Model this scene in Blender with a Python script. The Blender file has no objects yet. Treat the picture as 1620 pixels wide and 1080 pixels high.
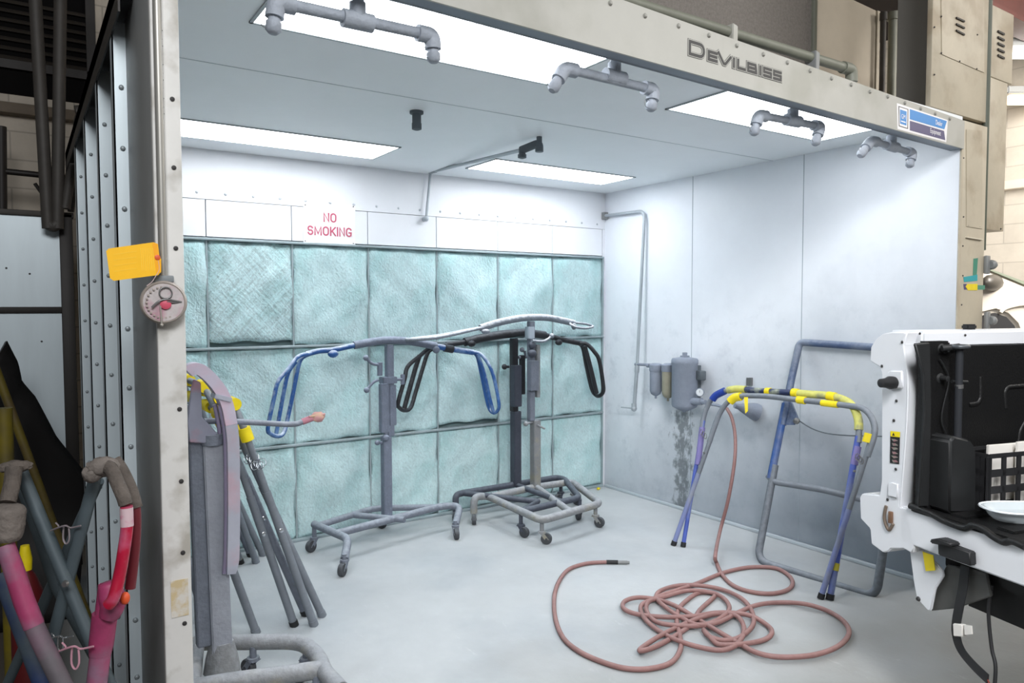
import bpy, bmesh, math, random
from mathutils import Vector, Matrix, Quaternion
import mathutils
random.seed(7)
PI = math.pi
S = bpy.context.scene
COL = S.collection

# ------------------------------------------------------------------ camera
CAM = Vector((-4.143, -4.7526, 1.537))
FOC = 1156.34
YAW, PITCH, ROLL = 0.590942, 0.0462538, -0.0023226
FW = Vector((math.sin(YAW)*math.cos(PITCH), math.cos(YAW)*math.cos(PITCH), -math.sin(PITCH)))
_r0 = Vector((math.cos(YAW), -math.sin(YAW), 0)); _u0 = _r0.cross(FW)
RT = _r0*math.cos(ROLL) + _u0*math.sin(ROLL); UP = RT.cross(FW)
cd = bpy.data.cameras.new('camera'); cam = bpy.data.objects.new('camera', cd); COL.objects.link(cam)
cd.sensor_width = 36; cd.lens = FOC/1620*36; cd.clip_start = .05; cd.clip_end = 100
cam.matrix_world = Matrix(((RT.x, UP.x, -FW.x, CAM.x), (RT.y, UP.y, -FW.y, CAM.y), (RT.z, UP.z, -FW.z, CAM.z), (0, 0, 0, 1)))
S.camera = cam
# ------------------------------------------------------------------ view, world, large lights
S.view_settings.view_transform = 'Standard'; S.view_settings.look = 'None'
S.view_settings.gamma = 1; S.view_settings.use_curve_mapping = False
S.view_settings.exposure = 0.09
LIGHT_PANEL = 9.3
W = bpy.data.worlds.new('world'); S.world = W; W.use_nodes = True
W.node_tree.nodes['Background'].inputs[0].default_value = (.92, .95, 1, 1)
W.node_tree.nodes['Background'].inputs[1].default_value = .07
def area_light(name, loc, target, sx, sy, power, col):
    ld = bpy.data.lights.new(name, 'AREA'); ld.shape = 'RECTANGLE'; ld.size = sx; ld.size_y = sy
    ld.energy = power; ld.color = col
    o = bpy.data.objects.new(name, ld); COL.objects.link(o); o.location = loc
    o.rotation_euler = (Vector(target)-Vector(loc)).to_track_quat('-Z', 'Y').to_euler(); return o
area_light('shop_light_front', (-.2, -6.0, 4.3), (-.6, -2.6, 1.8), 2.4, .3, 62, (1, .98, .95))
area_light('shop_light_entry', (-4.6, -7.0, 4.2), (-2.6, -3.0, .9), 2.4, 1.6, 230, (.98, .99, 1))
area_light('truck_fill_light', (-3.3, -5.0, 3.5), (-1.3, -3.5, .95), .6, .6, 14, (.97, .98, 1)).data.spread = math.radians(75)  # unseen fill lamp added to brighten the truck, spread limited around it
area_light('shop_light_side', (2.6, -4.6, 4.2), (.6, -2.4, 1.6), .3, 2.4, 50, (1, .95, .88))
area_light('shop_light_rear', (2.0, -3.6, 3.3), (4.4, -1.4, 1.9), .3, 2.0, 215, (1, .95, .89))
area_light('shop_light_left', (-5.6, -2.2, 4.0), (-4.2, .3, 1.3), 1.2, .2, 4, (.85, .95, 1))

# ------------------------------------------------------------------ pixel -> point on a plane of the place
def ray(x, y): return FW + RT*((x-810)/FOC) - UP*((y-540)/FOC)
def fl(x, y, z=0):
    d = ray(x, y); return CAM + d*((z-CAM.z)/d.z)
def yk(x, y, v):
    d = ray(x, y); return CAM + d*((v-CAM.y)/d.y)
def xk(x, y, v):
    d = ray(x, y); return CAM + d*((v-CAM.x)/d.x)
def pl(x, y, p0, n):
    d = ray(x, y); n = Vector(n); return CAM + d*((Vector(p0)-CAM).dot(n)/d.dot(n))
def dp(x, y, t): return CAM + ray(x, y)*t
def V(*a): return Vector(a)

# ------------------------------------------------------------------ materials
def lin(c):
    o = []
    for v in c[:3]:
        v = v/255; o.append(v/12.92 if v <= .04045 else ((v+.055)/1.055)**2.4)
    return (*o, 1)
MATS = {}
def mat(name, c, rough=.5, metal=0.0, var=.0, vscale=8, bump=0.0, bscale=60, c2=None, c2amt=.5, c2scale=3, dust=None, dust_amt=.8, alpha=1, spec=.5, stretch=None, emit=None, estr=0):
    if name in MATS: return MATS[name]
    m = bpy.data.materials.new(name); m.use_nodes = True; nt = m.node_tree; N = nt.nodes; L = nt.links
    b = N['Principled BSDF']; b.inputs['Roughness'].default_value = rough; b.inputs['Metallic'].default_value = metal
    b.inputs['Specular IOR Level'].default_value = spec
    tc = N.new('ShaderNodeTexCoord'); src = tc.outputs['Object']
    if stretch:
        mp = N.new('ShaderNodeMapping'); mp.inputs['Scale'].default_value = stretch; L.new(src, mp.inputs['Vector']); src = mp.outputs['Vector']
    col = N.new('ShaderNodeRGB'); col.outputs[0].default_value = lin(c); cur = col.outputs[0]
    if c2 is not None:
        n = N.new('ShaderNodeTexNoise'); n.inputs['Scale'].default_value = c2scale; n.inputs['Detail'].default_value = 6; L.new(src, n.inputs['Vector'])
        r = N.new('ShaderNodeMapRange'); r.inputs['From Min'].default_value = .62-c2amt*.35; r.inputs['From Max'].default_value = .75-c2amt*.25; L.new(n.outputs['Fac'], r.inputs['Value'])
        mx = N.new('ShaderNodeMix'); mx.data_type = 'RGBA'; L.new(r.outputs[0], mx.inputs[0]); L.new(cur, mx.inputs[6]); mx.inputs[7].default_value = lin(c2); cur = mx.outputs[2]
    if dust is not None:
        g = N.new('ShaderNodeNewGeometry'); sp = N.new('ShaderNodeSeparateXYZ'); L.new(g.outputs['Normal'], sp.inputs[0])
        n = N.new('ShaderNodeTexNoise'); n.inputs['Scale'].default_value = 40; n.inputs['Detail'].default_value = 5; L.new(src, n.inputs['Vector'])
        ad = N.new('ShaderNodeMath'); ad.operation = 'MULTIPLY_ADD'; L.new(n.outputs['Fac'], ad.inputs[0]); ad.inputs[1].default_value = 1.2; L.new(sp.outputs['Z'], ad.inputs[2])
        r = N.new('ShaderNodeMapRange'); r.inputs['From Min'].default_value = .7; r.inputs['From Max'].default_value = 1.6; r.inputs['To Max'].default_value = dust_amt; L.new(ad.outputs[0], r.inputs['Value'])
        mx = N.new('ShaderNodeMix'); mx.data_type = 'RGBA'; L.new(r.outputs[0], mx.inputs[0]); L.new(cur, mx.inputs[6]); mx.inputs[7].default_value = lin(dust); cur = mx.outputs[2]
    if var:
        n = N.new('ShaderNodeTexNoise'); n.inputs['Scale'].default_value = vscale; n.inputs['Detail'].default_value = 8; n.inputs['Roughness'].default_value = .65; L.new(src, n.inputs['Vector'])
        r = N.new('ShaderNodeMapRange'); r.inputs['From Min'].default_value = .3; r.inputs['From Max'].default_value = .7; r.inputs['To Min'].default_value = 1-var; r.inputs['To Max'].default_value = 1+var*.5; L.new(n.outputs['Fac'], r.inputs['Value'])
        mx = N.new('ShaderNodeMix'); mx.data_type = 'RGBA'; mx.blend_type = 'MULTIPLY'; mx.inputs[0].default_value = 1; L.new(cur, mx.inputs[6])
        cb = N.new('ShaderNodeCombineColor'); [L.new(r.outputs[0], cb.inputs[i]) for i in range(3)]; L.new(cb.outputs[0], mx.inputs[7]); cur = mx.outputs[2]
    L.new(cur, b.inputs['Base Color'])
    if bump:
        n = N.new('ShaderNodeTexNoise'); n.inputs['Scale'].default_value = bscale; n.inputs['Detail'].default_value = 4; L.new(src, n.inputs['Vector'])
        bp = N.new('ShaderNodeBump'); bp.inputs['Strength'].default_value = bump; bp.inputs['Distance'].default_value = .01; L.new(n.outputs['Fac'], bp.inputs['Height']); L.new(bp.outputs[0], b.inputs['Normal'])
    if alpha < 1: b.inputs['Alpha'].default_value = alpha
    if emit: b.inputs['Emission Color'].default_value = lin(emit); b.inputs['Emission Strength'].default_value = estr
    MATS[name] = m; return m

white_wall = mat('white_wall', (236, 238, 242), .42, var=.03, vscale=3)
booth_ceil = mat('booth_ceiling', (238, 242, 245), .5, var=.03, vscale=2)
concrete = None
galv = mat('galvanised', (206, 218, 224), .42, .25, var=.1, vscale=5, stretch=(1, 1, .15))
galv_grey = mat('galvanised_grey', (138, 140, 140), .5, .1, var=.08)
post_white = mat('post_paint', (218, 217, 214), .5, var=.1, vscale=5, c2=(176, 172, 164), c2amt=.3, c2scale=9)
cream = mat('cream_paint', (190, 180, 160), .5, var=.1, vscale=6, c2=(168, 154, 132), c2amt=.35, c2scale=5)
header_m = mat('header_paint', (182, 181, 174), .5, var=.07, vscale=4, c2=(168, 167, 158), c2amt=.35, c2scale=3)
bolt_m = mat('bolt_metal', (130, 130, 130), .4, .7)
bolt_paint = mat('painted_bolt', (158, 157, 150), .5)
bolt_white = mat('white_bolt', (206, 210, 216), .45)
bolt_rib = mat('rib_bolt', (150, 158, 162), .4, .3)
dark_bolt = mat('dark_bolt', (48, 46, 46), .6)
pipe_grey = mat('pipe_grey', (164, 171, 182), .65, .1, var=.15, vscale=30, bump=.25, bscale=90, dust=(196, 202, 210), dust_amt=.6)
pipe_dark = mat('pipe_dark', (96, 104, 110), .6, .2, var=.1)
conduit_m = mat('conduit', (172, 180, 186), .45, .2, var=.1)
canister_m = mat('canister_grey', (138, 146, 160), .7, .05, var=.1, vscale=20, bump=.3, bscale=120)
blue_m = mat('blue_paint', (40, 88, 152), .55, var=.15, vscale=14, c2=(110, 142, 184), c2amt=.35, c2scale=9, dust=(214, 224, 238), dust_amt=1)
bluegrey_m = mat('blue_grey_paint', (112, 120, 136), .65, var=.15, vscale=18, bump=.3, bscale=80, dust=(180, 190, 208), dust_amt=.7)
stand_grey = mat('stand_grey', (118, 124, 136), .65, .1, var=.16, vscale=16, bump=.4, bscale=70, dust=(176, 184, 194), dust_amt=.75)
stand_tan = mat('stand_tan', (136, 138, 140), .7, .05, var=.16, vscale=14, bump=.4, bscale=70, c2=(146, 142, 126), c2amt=.3, c2scale=7, dust=(186, 190, 196), dust_amt=.7)
stand_dark = mat('stand_dark', (68, 72, 84), .6, .1, var=.15, vscale=16, dust=(130, 138, 148), dust_amt=.5)
black_paint = mat('black_paint', (38, 38, 42), .5, var=.2, vscale=20, dust=(110, 116, 124), dust_amt=.5)
white_dusty = mat('white_dusty', (132, 140, 150), .7, var=.15, vscale=30, bump=.6, bscale=60, dust=(244, 246, 250), dust_amt=.95)
leg_grey = mat('leg_grey', (122, 128, 136), .55, .25, var=.12, vscale=12, dust=(160, 166, 174), dust_amt=.5)
lilac = mat('lilac_paint', (192, 184, 200), .5, var=.1, vscale=8, c2=(206, 170, 186), c2amt=.3, c2scale=5, dust=(210, 206, 218), dust_amt=.5)
lilac_metal = mat('lilac_metal', (190, 192, 206), .35, .3, var=.1, vscale=8, c2=(206, 178, 192), c2amt=.28, c2scale=6)
yellow_pad = mat('yellow_tape', (240, 216, 20), .5, var=.1, vscale=20)
pale_yellow = mat('pale_yellow', (206, 204, 110), .55, var=.2, vscale=20, c2=(150, 150, 120), c2amt=.3, c2scale=14)
blue_leg = mat('blue_leg', (76, 96, 178), .5, var=.15, vscale=10, c2=(120, 132, 176), c2amt=.4, c2scale=6)
blue_tape = mat('blue_tape', (24, 58, 150), .5, var=.1)
purple_m = mat('purple_sleeve', (128, 120, 176), .6, var=.1)
frame_blue = mat('frame_blue', (70, 88, 122), .55, .1, var=.25, vscale=7, c2=(112, 122, 140), c2amt=.55, c2scale=3, dust=(170, 178, 190), dust_amt=.5)
frame_grey = mat('frame_grey', (112, 118, 126), .6, .2, var=.15, vscale=9, dust=(168, 174, 182), dust_amt=.6)
hose_m = mat('hose_red', (142, 103, 99), .6, var=.12, vscale=12, dust=(178, 146, 142), dust_amt=.45)
rubber = mat('black_rubber', (30, 30, 32), .6, var=.1)
wheel_m = mat('caster_rubber', (66, 68, 72), .7, var=.15, vscale=40, dust=(120, 126, 132), dust_amt=.5)
chrome = mat('chrome', (200, 205, 210), .25, .9)
truck_white = mat('truck_white', (224, 226, 230), .3, var=.02)
liner_m = mat('bed_liner', (11, 11, 12), .5, var=.2, vscale=30, bump=.2, bscale=150)
liner_grey = mat('liner_grey', (34, 35, 36), .5, var=.15, vscale=20)
dark_steel = mat('dark_steel', (40, 36, 34), .55, .2, var=.2, vscale=8)
pipe_black = mat('pipe_black', (70, 66, 62), .6, .1, var=.2, vscale=10)
sign_white = mat('sign_white', (240, 238, 240), .4)
sign_red = mat('sign_red', (196, 92, 116), .5)
sign_blue = mat('sign_blue', (20, 130, 205), .4)
sign_purple = mat('sign_purple', (72, 66, 112), .4)
logo_dark = mat('logo_dark', (62, 62, 62), .5)
orange_tag = mat('orange_tag', (252, 192, 10), .5, var=.04, vscale=30)
tag_end = mat('tag_end', (250, 172, 8), .5)
disc_m = mat('dusty_disc', (196, 188, 188), .6, var=.18, vscale=60, c2=(176, 140, 150), c2amt=.3, c2scale=30)
disc_rim = mat('disc_rim', (168, 158, 150), .55, var=.12, vscale=40)
pinkred = mat('pink_red', (206, 84, 106), .5)
pink_m = mat('pink_paint', (160, 58, 100), .55, var=.25, vscale=14, c2=(138, 100, 122), c2amt=.45, c2scale=9)
pink_red_m = mat('pink_red_paint', (176, 22, 56), .35, var=.2, vscale=14, c2=(186, 96, 128), c2amt=.4, c2scale=12)
pink_grey = mat('pink_grey_paint', (120, 92, 108), .6, var=.2, vscale=14, c2=(100, 94, 100), c2amt=.45, c2scale=9)
foam_grey = mat('foam_grey', (94, 86, 80), .85, var=.3, vscale=25, bump=.9, bscale=45)
foam_light = mat('foam_light', (118, 110, 104), .8, var=.25, vscale=25, bump=.7, bscale=45)
leg_dark = mat('leg_slate', (82, 94, 100), .55, .2, var=.15, vscale=10)
wire_m = mat('wire_metal', (170, 160, 165), .4, .6)
mesh_grey = mat('mesh_grey', (142, 136, 130), .85, var=.25, vscale=60, bump=.6, bscale=150)
duct_beige = mat('duct_beige', (192, 181, 163), .6, var=.1, vscale=3)
duct_grey = mat('duct_grey', (150, 148, 143), .6, var=.04, vscale=3)
green_grey = mat('green_grey', (122, 124, 112), .5, var=.12, vscale=14)
window_dark = mat('window_glass', (14, 13, 13), .8, spec=.1)
teal_tape = mat('teal_tape', (30, 160, 170), .5); green_tape = mat('green_tape', (70, 140, 118), .5)
car_paint = mat('car_paint', (206, 198, 186), .3, .1); car_glass = mat('car_glass', (120, 126, 112), .15)
clear_tray = mat('clear_tray', (206, 214, 218), .25, alpha=.75)
paper = mat('white_paper', (226, 222, 216), .7)
ceil_dark = mat('shop_ceiling', (30, 22, 22), .8, var=.2); beam_red = mat('beam_red', (58, 26, 22), .6, var=.2)
light_on = mat('light_diffuser', (255, 255, 255), .5, emit=(246, 250, 255), estr=LIGHT_PANEL)
light_soft = mat('light_diffuser_soft', (255, 255, 255), .5, emit=(246, 250, 255), estr=LIGHT_PANEL*.52)
light_strong = mat('light_diffuser_strong', (255, 255, 255), .5, emit=(246, 250, 255), estr=LIGHT_PANEL*1.35)
tube_on = mat('tube_light', (255, 255, 255), .5, emit=(255, 250, 240), estr=6)
warm_on = mat('warm_light', (255, 240, 210), .5, emit=(255, 226, 190), estr=2.5)

def nodes_of(m): return m.node_tree.nodes, m.node_tree.links
def concrete_mat():
    m = mat('concrete_floor', (192, 196, 198), .62, var=.10, vscale=2.2, c2=(178, 184, 188), c2amt=.45, c2scale=1.3, bump=.15, bscale=35)
    N, L = nodes_of(m); b = N['Principled BSDF']; old = b.inputs['Base Color'].links[0].from_socket
    tc = N.new('ShaderNodeNewGeometry')
    # overspray dust is pale inside the booth, the shop slab outside is bare grey and browner
    sp = N.new('ShaderNodeSeparateXYZ'); L.new(tc.outputs['Position'], sp.inputs[0])
    n = N.new('ShaderNodeTexNoise'); n.inputs['Scale'].default_value = 2.0; n.inputs['Detail'].default_value = 6; L.new(tc.outputs['Position'], n.inputs['Vector'])
    a = N.new('ShaderNodeMath'); a.operation = 'MULTIPLY_ADD'; L.new(n.outputs['Fac'], a.inputs[0]); a.inputs[1].default_value = 1.6; L.new(sp.outputs['Y'], a.inputs[2])
    r = N.new('ShaderNodeMapRange'); r.inputs['From Min'].default_value = -2.6; r.inputs['From Max'].default_value = -1.2; L.new(a.outputs[0], r.inputs['Value'])
    mx = N.new('ShaderNodeMix'); mx.data_type = 'RGBA'; L.new(r.outputs[0], mx.inputs[0]); mx.inputs[6].default_value = lin((150, 150, 146)); L.new(old, mx.inputs[7])
    # bare slab left of the booth, its dim light put in as darker brown
    lx = N.new('ShaderNodeMapRange'); lx.inputs['From Min'].default_value = -4.1; lx.inputs['From Max'].default_value = -3.85; L.new(sp.outputs['X'], lx.inputs['Value'])
    m2 = N.new('ShaderNodeMix'); m2.data_type = 'RGBA'; L.new(lx.outputs[0], m2.inputs[0]); m2.inputs[6].default_value = lin((84, 78, 70)); L.new(mx.outputs[2], m2.inputs[7])
    # scuffs
    v = N.new('ShaderNodeTexNoise'); v.inputs['Scale'].default_value = 9; v.inputs['Detail'].default_value = 10; v.inputs['Roughness'].default_value = .8
    mp = N.new('ShaderNodeMapping'); mp.inputs['Scale'].default_value = (1, .35, 1); mp.inputs['Rotation'].default_value = (0, 0, .7); L.new(tc.outputs['Position'], mp.inputs[0]); L.new(mp.outputs[0], v.inputs['Vector'])
    r2 = N.new('ShaderNodeMapRange'); r2.inputs['From Min'].default_value = .60; r2.inputs['From Max'].default_value = .74; r2.inputs['To Max'].default_value = .45; L.new(v.outputs['Fac'], r2.inputs['Value'])
    m3 = N.new('ShaderNodeMix'); m3.data_type = 'RGBA'; L.new(r2.outputs[0], m3.inputs[0]); L.new(m2.outputs[2], m3.inputs[6]); m3.inputs[7].default_value = lin((226, 228, 228))
    L.new(m3.outputs[2], b.inputs['Base Color']); return m
concrete = concrete_mat()
def right_wall_mat():
    # galvanised sheets under a coat of white overspray that is worn through in the lower front part
    m = mat('oversprayed_sheet', (232, 236, 242), .42, 0, var=.03, vscale=4)
    N, L = nodes_of(m); b = N['Principled BSDF']; old = b.inputs['Base Color'].links[0].from_socket
    tc = N.new('ShaderNodeNewGeometry'); sp = N.new('ShaderNodeSeparateXYZ'); L.new(tc.outputs['Position'], sp.inputs[0])
    n = N.new('ShaderNodeTexNoise'); n.inputs['Scale'].default_value = 1.6; n.inputs['Detail'].default_value = 9; n.inputs['Roughness'].default_value = .6; L.new(tc.outputs['Position'], n.inputs['Vector'])
    # wear = noise - height - distance from the front
    a = N.new('ShaderNodeMath'); a.operation = 'MULTIPLY_ADD'; L.new(sp.outputs['Z'], a.inputs[0]); a.inputs[1].default_value = -.85; 
    a1 = N.new('ShaderNodeMath'); a1.operation = 'MULTIPLY_ADD'; L.new(sp.outputs['Y'], a1.inputs[0]); a1.inputs[1].default_value = -.42; a1.inputs[2].default_value = .25
    L.new(a1.outputs[0], a.inputs[2])
    a2 = N.new('ShaderNodeMath'); a2.operation = 'MULTIPLY_ADD'; L.new(n.outputs['Fac'], a2.inputs[0]); a2.inputs[1].default_value = 1.1; L.new(a.outputs[0], a2.inputs[2])
    r = N.new('ShaderNodeMapRange'); r.inputs['From Min'].default_value = .2; r.inputs['From Max'].default_value = 1.75; L.new(a2.outputs[0], r.inputs['Value'])
    mx = N.new('ShaderNodeMix'); mx.data_type = 'RGBA'; L.new(r.outputs[0], mx.inputs[0]); L.new(old, mx.inputs[6]); mx.inputs[7].default_value = lin((140, 149, 158))
    # smoky grey blotches of drifted primer
    n2 = N.new('ShaderNodeTexNoise'); n2.inputs['Scale'].default_value = 5; n2.inputs['Detail'].default_value = 10; n2.inputs['Roughness'].default_value = .72; L.new(tc.outputs['Position'], n2.inputs['Vector'])
    z2 = N.new('ShaderNodeMapRange'); z2.inputs['From Min'].default_value = 1.75; z2.inputs['From Max'].default_value = 1.1; L.new(sp.outputs['Z'], z2.inputs['Value'])
    r2 = N.new('ShaderNodeMapRange'); r2.inputs['From Min'].default_value = .52; r2.inputs['From Max'].default_value = .72; r2.inputs['To Max'].default_value = .32; L.new(n2.outputs['Fac'], r2.inputs['Value'])
    mm = N.new('ShaderNodeMath'); mm.operation = 'MULTIPLY'; L.new(z2.outputs[0], mm.inputs[0]); L.new(r2.outputs[0], mm.inputs[1])
    m2 = N.new('ShaderNodeMix'); m2.data_type = 'RGBA'; L.new(mm.outputs[0], m2.inputs[0]); L.new(mx.outputs[2], m2.inputs[6]); m2.inputs[7].default_value = lin((122, 136, 150))
    # dark oily drips below the air filters (y about -.95, z below .8)
    n3 = N.new('ShaderNodeTexNoise'); n3.inputs['Scale'].default_value = 22; n3.inputs['Detail'].default_value = 8; n3.inputs['Roughness'].default_value = .7
    mp = N.new('ShaderNodeMapping'); mp.inputs['Scale'].default_value = (1, 1, .6); L.new(tc.outputs['Position'], mp.inputs[0]); L.new(mp.outputs[0], n3.inputs['Vector'])
    d = N.new('ShaderNodeMath'); d.operation = 'ADD'; L.new(sp.outputs['Y'], d.inputs[0]); d.inputs[1].default_value = .90
    d2 = N.new('ShaderNodeMath'); d2.operation = 'ABSOLUTE'; L.new(d.outputs[0], d2.inputs[0])
    r3 = N.new('ShaderNodeMapRange'); r3.inputs['From Min'].default_value = .02; r3.inputs['From Max'].default_value = .22; r3.inputs['To Min'].default_value = .16; r3.inputs['To Max'].default_value = -.2; L.new(d2.outputs[0], r3.inputs['Value'])
    z3 = N.new('ShaderNodeMapRange'); z3.inputs['From Min'].default_value = .74; z3.inputs['From Max'].default_value = .9; z3.inputs['To Min'].default_value = 0; z3.inputs['To Max'].default_value = -.5; L.new(sp.outputs['Z'], z3.inputs['Value'])
    s1 = N.new('ShaderNodeMath'); s1.operation = 'ADD'; L.new(n3.outputs['Fac'], s1.inputs[0]); L.new(r3.outputs[0], s1.inputs[1])
    s2 = N.new('ShaderNodeMath'); s2.operation = 'ADD'; L.new(s1.outputs[0], s2.inputs[0]); L.new(z3.outputs[0], s2.inputs[1])
    r4 = N.new('ShaderNodeMapRange'); r4.inputs['From Min'].default_value = .52; r4.inputs['From Max'].default_value = .66; r4.inputs['To Max'].default_value = .75; L.new(s2.outputs[0], r4.inputs['Value'])
    m3 = N.new('ShaderNodeMix'); m3.data_type = 'RGBA'; L.new(r4.outputs[0], m3.inputs[0]); L.new(m2.outputs[2], m3.inputs[6]); m3.inputs[7].default_value = lin((92, 98, 102))
    L.new(m3.outputs[2], b.inputs['Base Color'])
    mr = N.new('ShaderNodeMapRange'); mr.inputs['To Min'].default_value = .0; mr.inputs['To Max'].default_value = .35; L.new(r.outputs[0], mr.inputs['Value']); L.new(mr.outputs[0], b.inputs['Metallic'])
    return m
sheet_m = right_wall_mat()
def filter_mat(name, cross):
    m = mat(name, (198, 224, 226), .85, var=.08, vscale=5, c2=(176, 212, 213), c2amt=.45, c2scale=3.5)
    N, L = nodes_of(m); b = N['Principled BSDF']; tc = N.new('ShaderNodeTexCoord')
    hs = []
    for a, sx, sz in ((0, 1, 1), (.75, 1, .05), (-.75, 1, .05)) if cross else ((0, 1, 1), (.1, 1, .3), (-.6, 1, .4)):
        mp = N.new('ShaderNodeMapping'); mp.vector_type = 'TEXTURE'; mp.inputs['Rotation'].default_value = (0, a, 0); mp.inputs['Scale'].default_value = (1/sx, 1, 1/sz); L.new(tc.outputs['Object'], mp.inputs[0])
        n = N.new('ShaderNodeTexNoise'); n.inputs['Scale'].default_value = 75; n.inputs['Detail'].default_value = 3; L.new(mp.outputs[0], n.inputs['Vector']); hs.append(n.outputs['Fac'])
    s = N.new('ShaderNodeMath'); s.operation = 'ADD'; L.new(hs[0], s.inputs[0]); L.new(hs[1], s.inputs[1])
    s2 = N.new('ShaderNodeMath'); s2.operation = 'ADD'; L.new(s.outputs[0], s2.inputs[0]); L.new(hs[2], s2.inputs[1])
    bp = N.new('ShaderNodeBump'); bp.inputs['Strength'].default_value = .6; bp.inputs['Distance'].default_value = .008; L.new(s2.outputs[0], bp.inputs['Height']); L.new(bp.outputs[0], b.inputs['Normal'])
    old = b.inputs['Base Color'].links[0].from_socket
    r = N.new('ShaderNodeMapRange'); r.inputs['From Min'].default_value = 1.2; r.inputs['From Max'].default_value = 1.8; r.inputs['To Min'].default_value = (.72 if cross else .9); r.inputs['To Max'].default_value = (1.12 if cross else 1.06); L.new(s2.outputs[0], r.inputs['Value'])
    cb = N.new('ShaderNodeCombineColor'); [L.new(r.outputs[0], cb.inputs[i]) for i in range(3)]
    mx = N.new('ShaderNodeMix'); mx.data_type = 'RGBA'; mx.blend_type = 'MULTIPLY'; mx.inputs[0].default_value = 1; L.new(old, mx.inputs[6]); L.new(cb.outputs[0], mx.inputs[7]); L.new(mx.outputs[2], b.inputs['Base Color'])
    return m
filter_m = filter_mat('filter_fibre', False); filter_x = filter_mat('filter_fibre_crossed', True)
def block_mat(name, c, mort, rot=False):
    m = mat(name, c, .8, var=.12, vscale=3, bump=.2, bscale=40); N, L = nodes_of(m); b = N['Principled BSDF']
    old = b.inputs['Base Color'].links[0].from_socket; tc = N.new('ShaderNodeTexCoord')
    sp = N.new('ShaderNodeSeparateXYZ'); L.new(tc.outputs['Object'], sp.inputs[0]); cb = N.new('ShaderNodeCombineXYZ')
    L.new(sp.outputs['Y' if rot else 'X'], cb.inputs[0]); L.new(sp.outputs['Z'], cb.inputs[1])
    br = N.new('ShaderNodeTexBrick'); br.inputs['Scale'].default_value = 1; br.inputs['Brick Width'].default_value = .4; br.inputs['Row Height'].default_value = .2
    br.inputs['Mortar Size'].default_value = .006; br.inputs['Color1'].default_value = (1, 1, 1, 1); br.inputs['Color2'].default_value = (.93, .93, .93, 1); br.inputs['Mortar'].default_value = (mort, mort, mort, 1)
    L.new(cb.outputs[0], br.inputs['Vector'])
    mx = N.new('ShaderNodeMix'); mx.data_type = 'RGBA'; mx.blend_type = 'MULTIPLY'; mx.inputs[0].default_value = 1; L.new(old, mx.inputs[6]); L.new(br.outputs['Color'], mx.inputs[7]); L.new(mx.outputs[2], b.inputs['Base Color']); return m
block_m = block_mat('painted_block', (196, 186, 172), .7)

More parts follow.
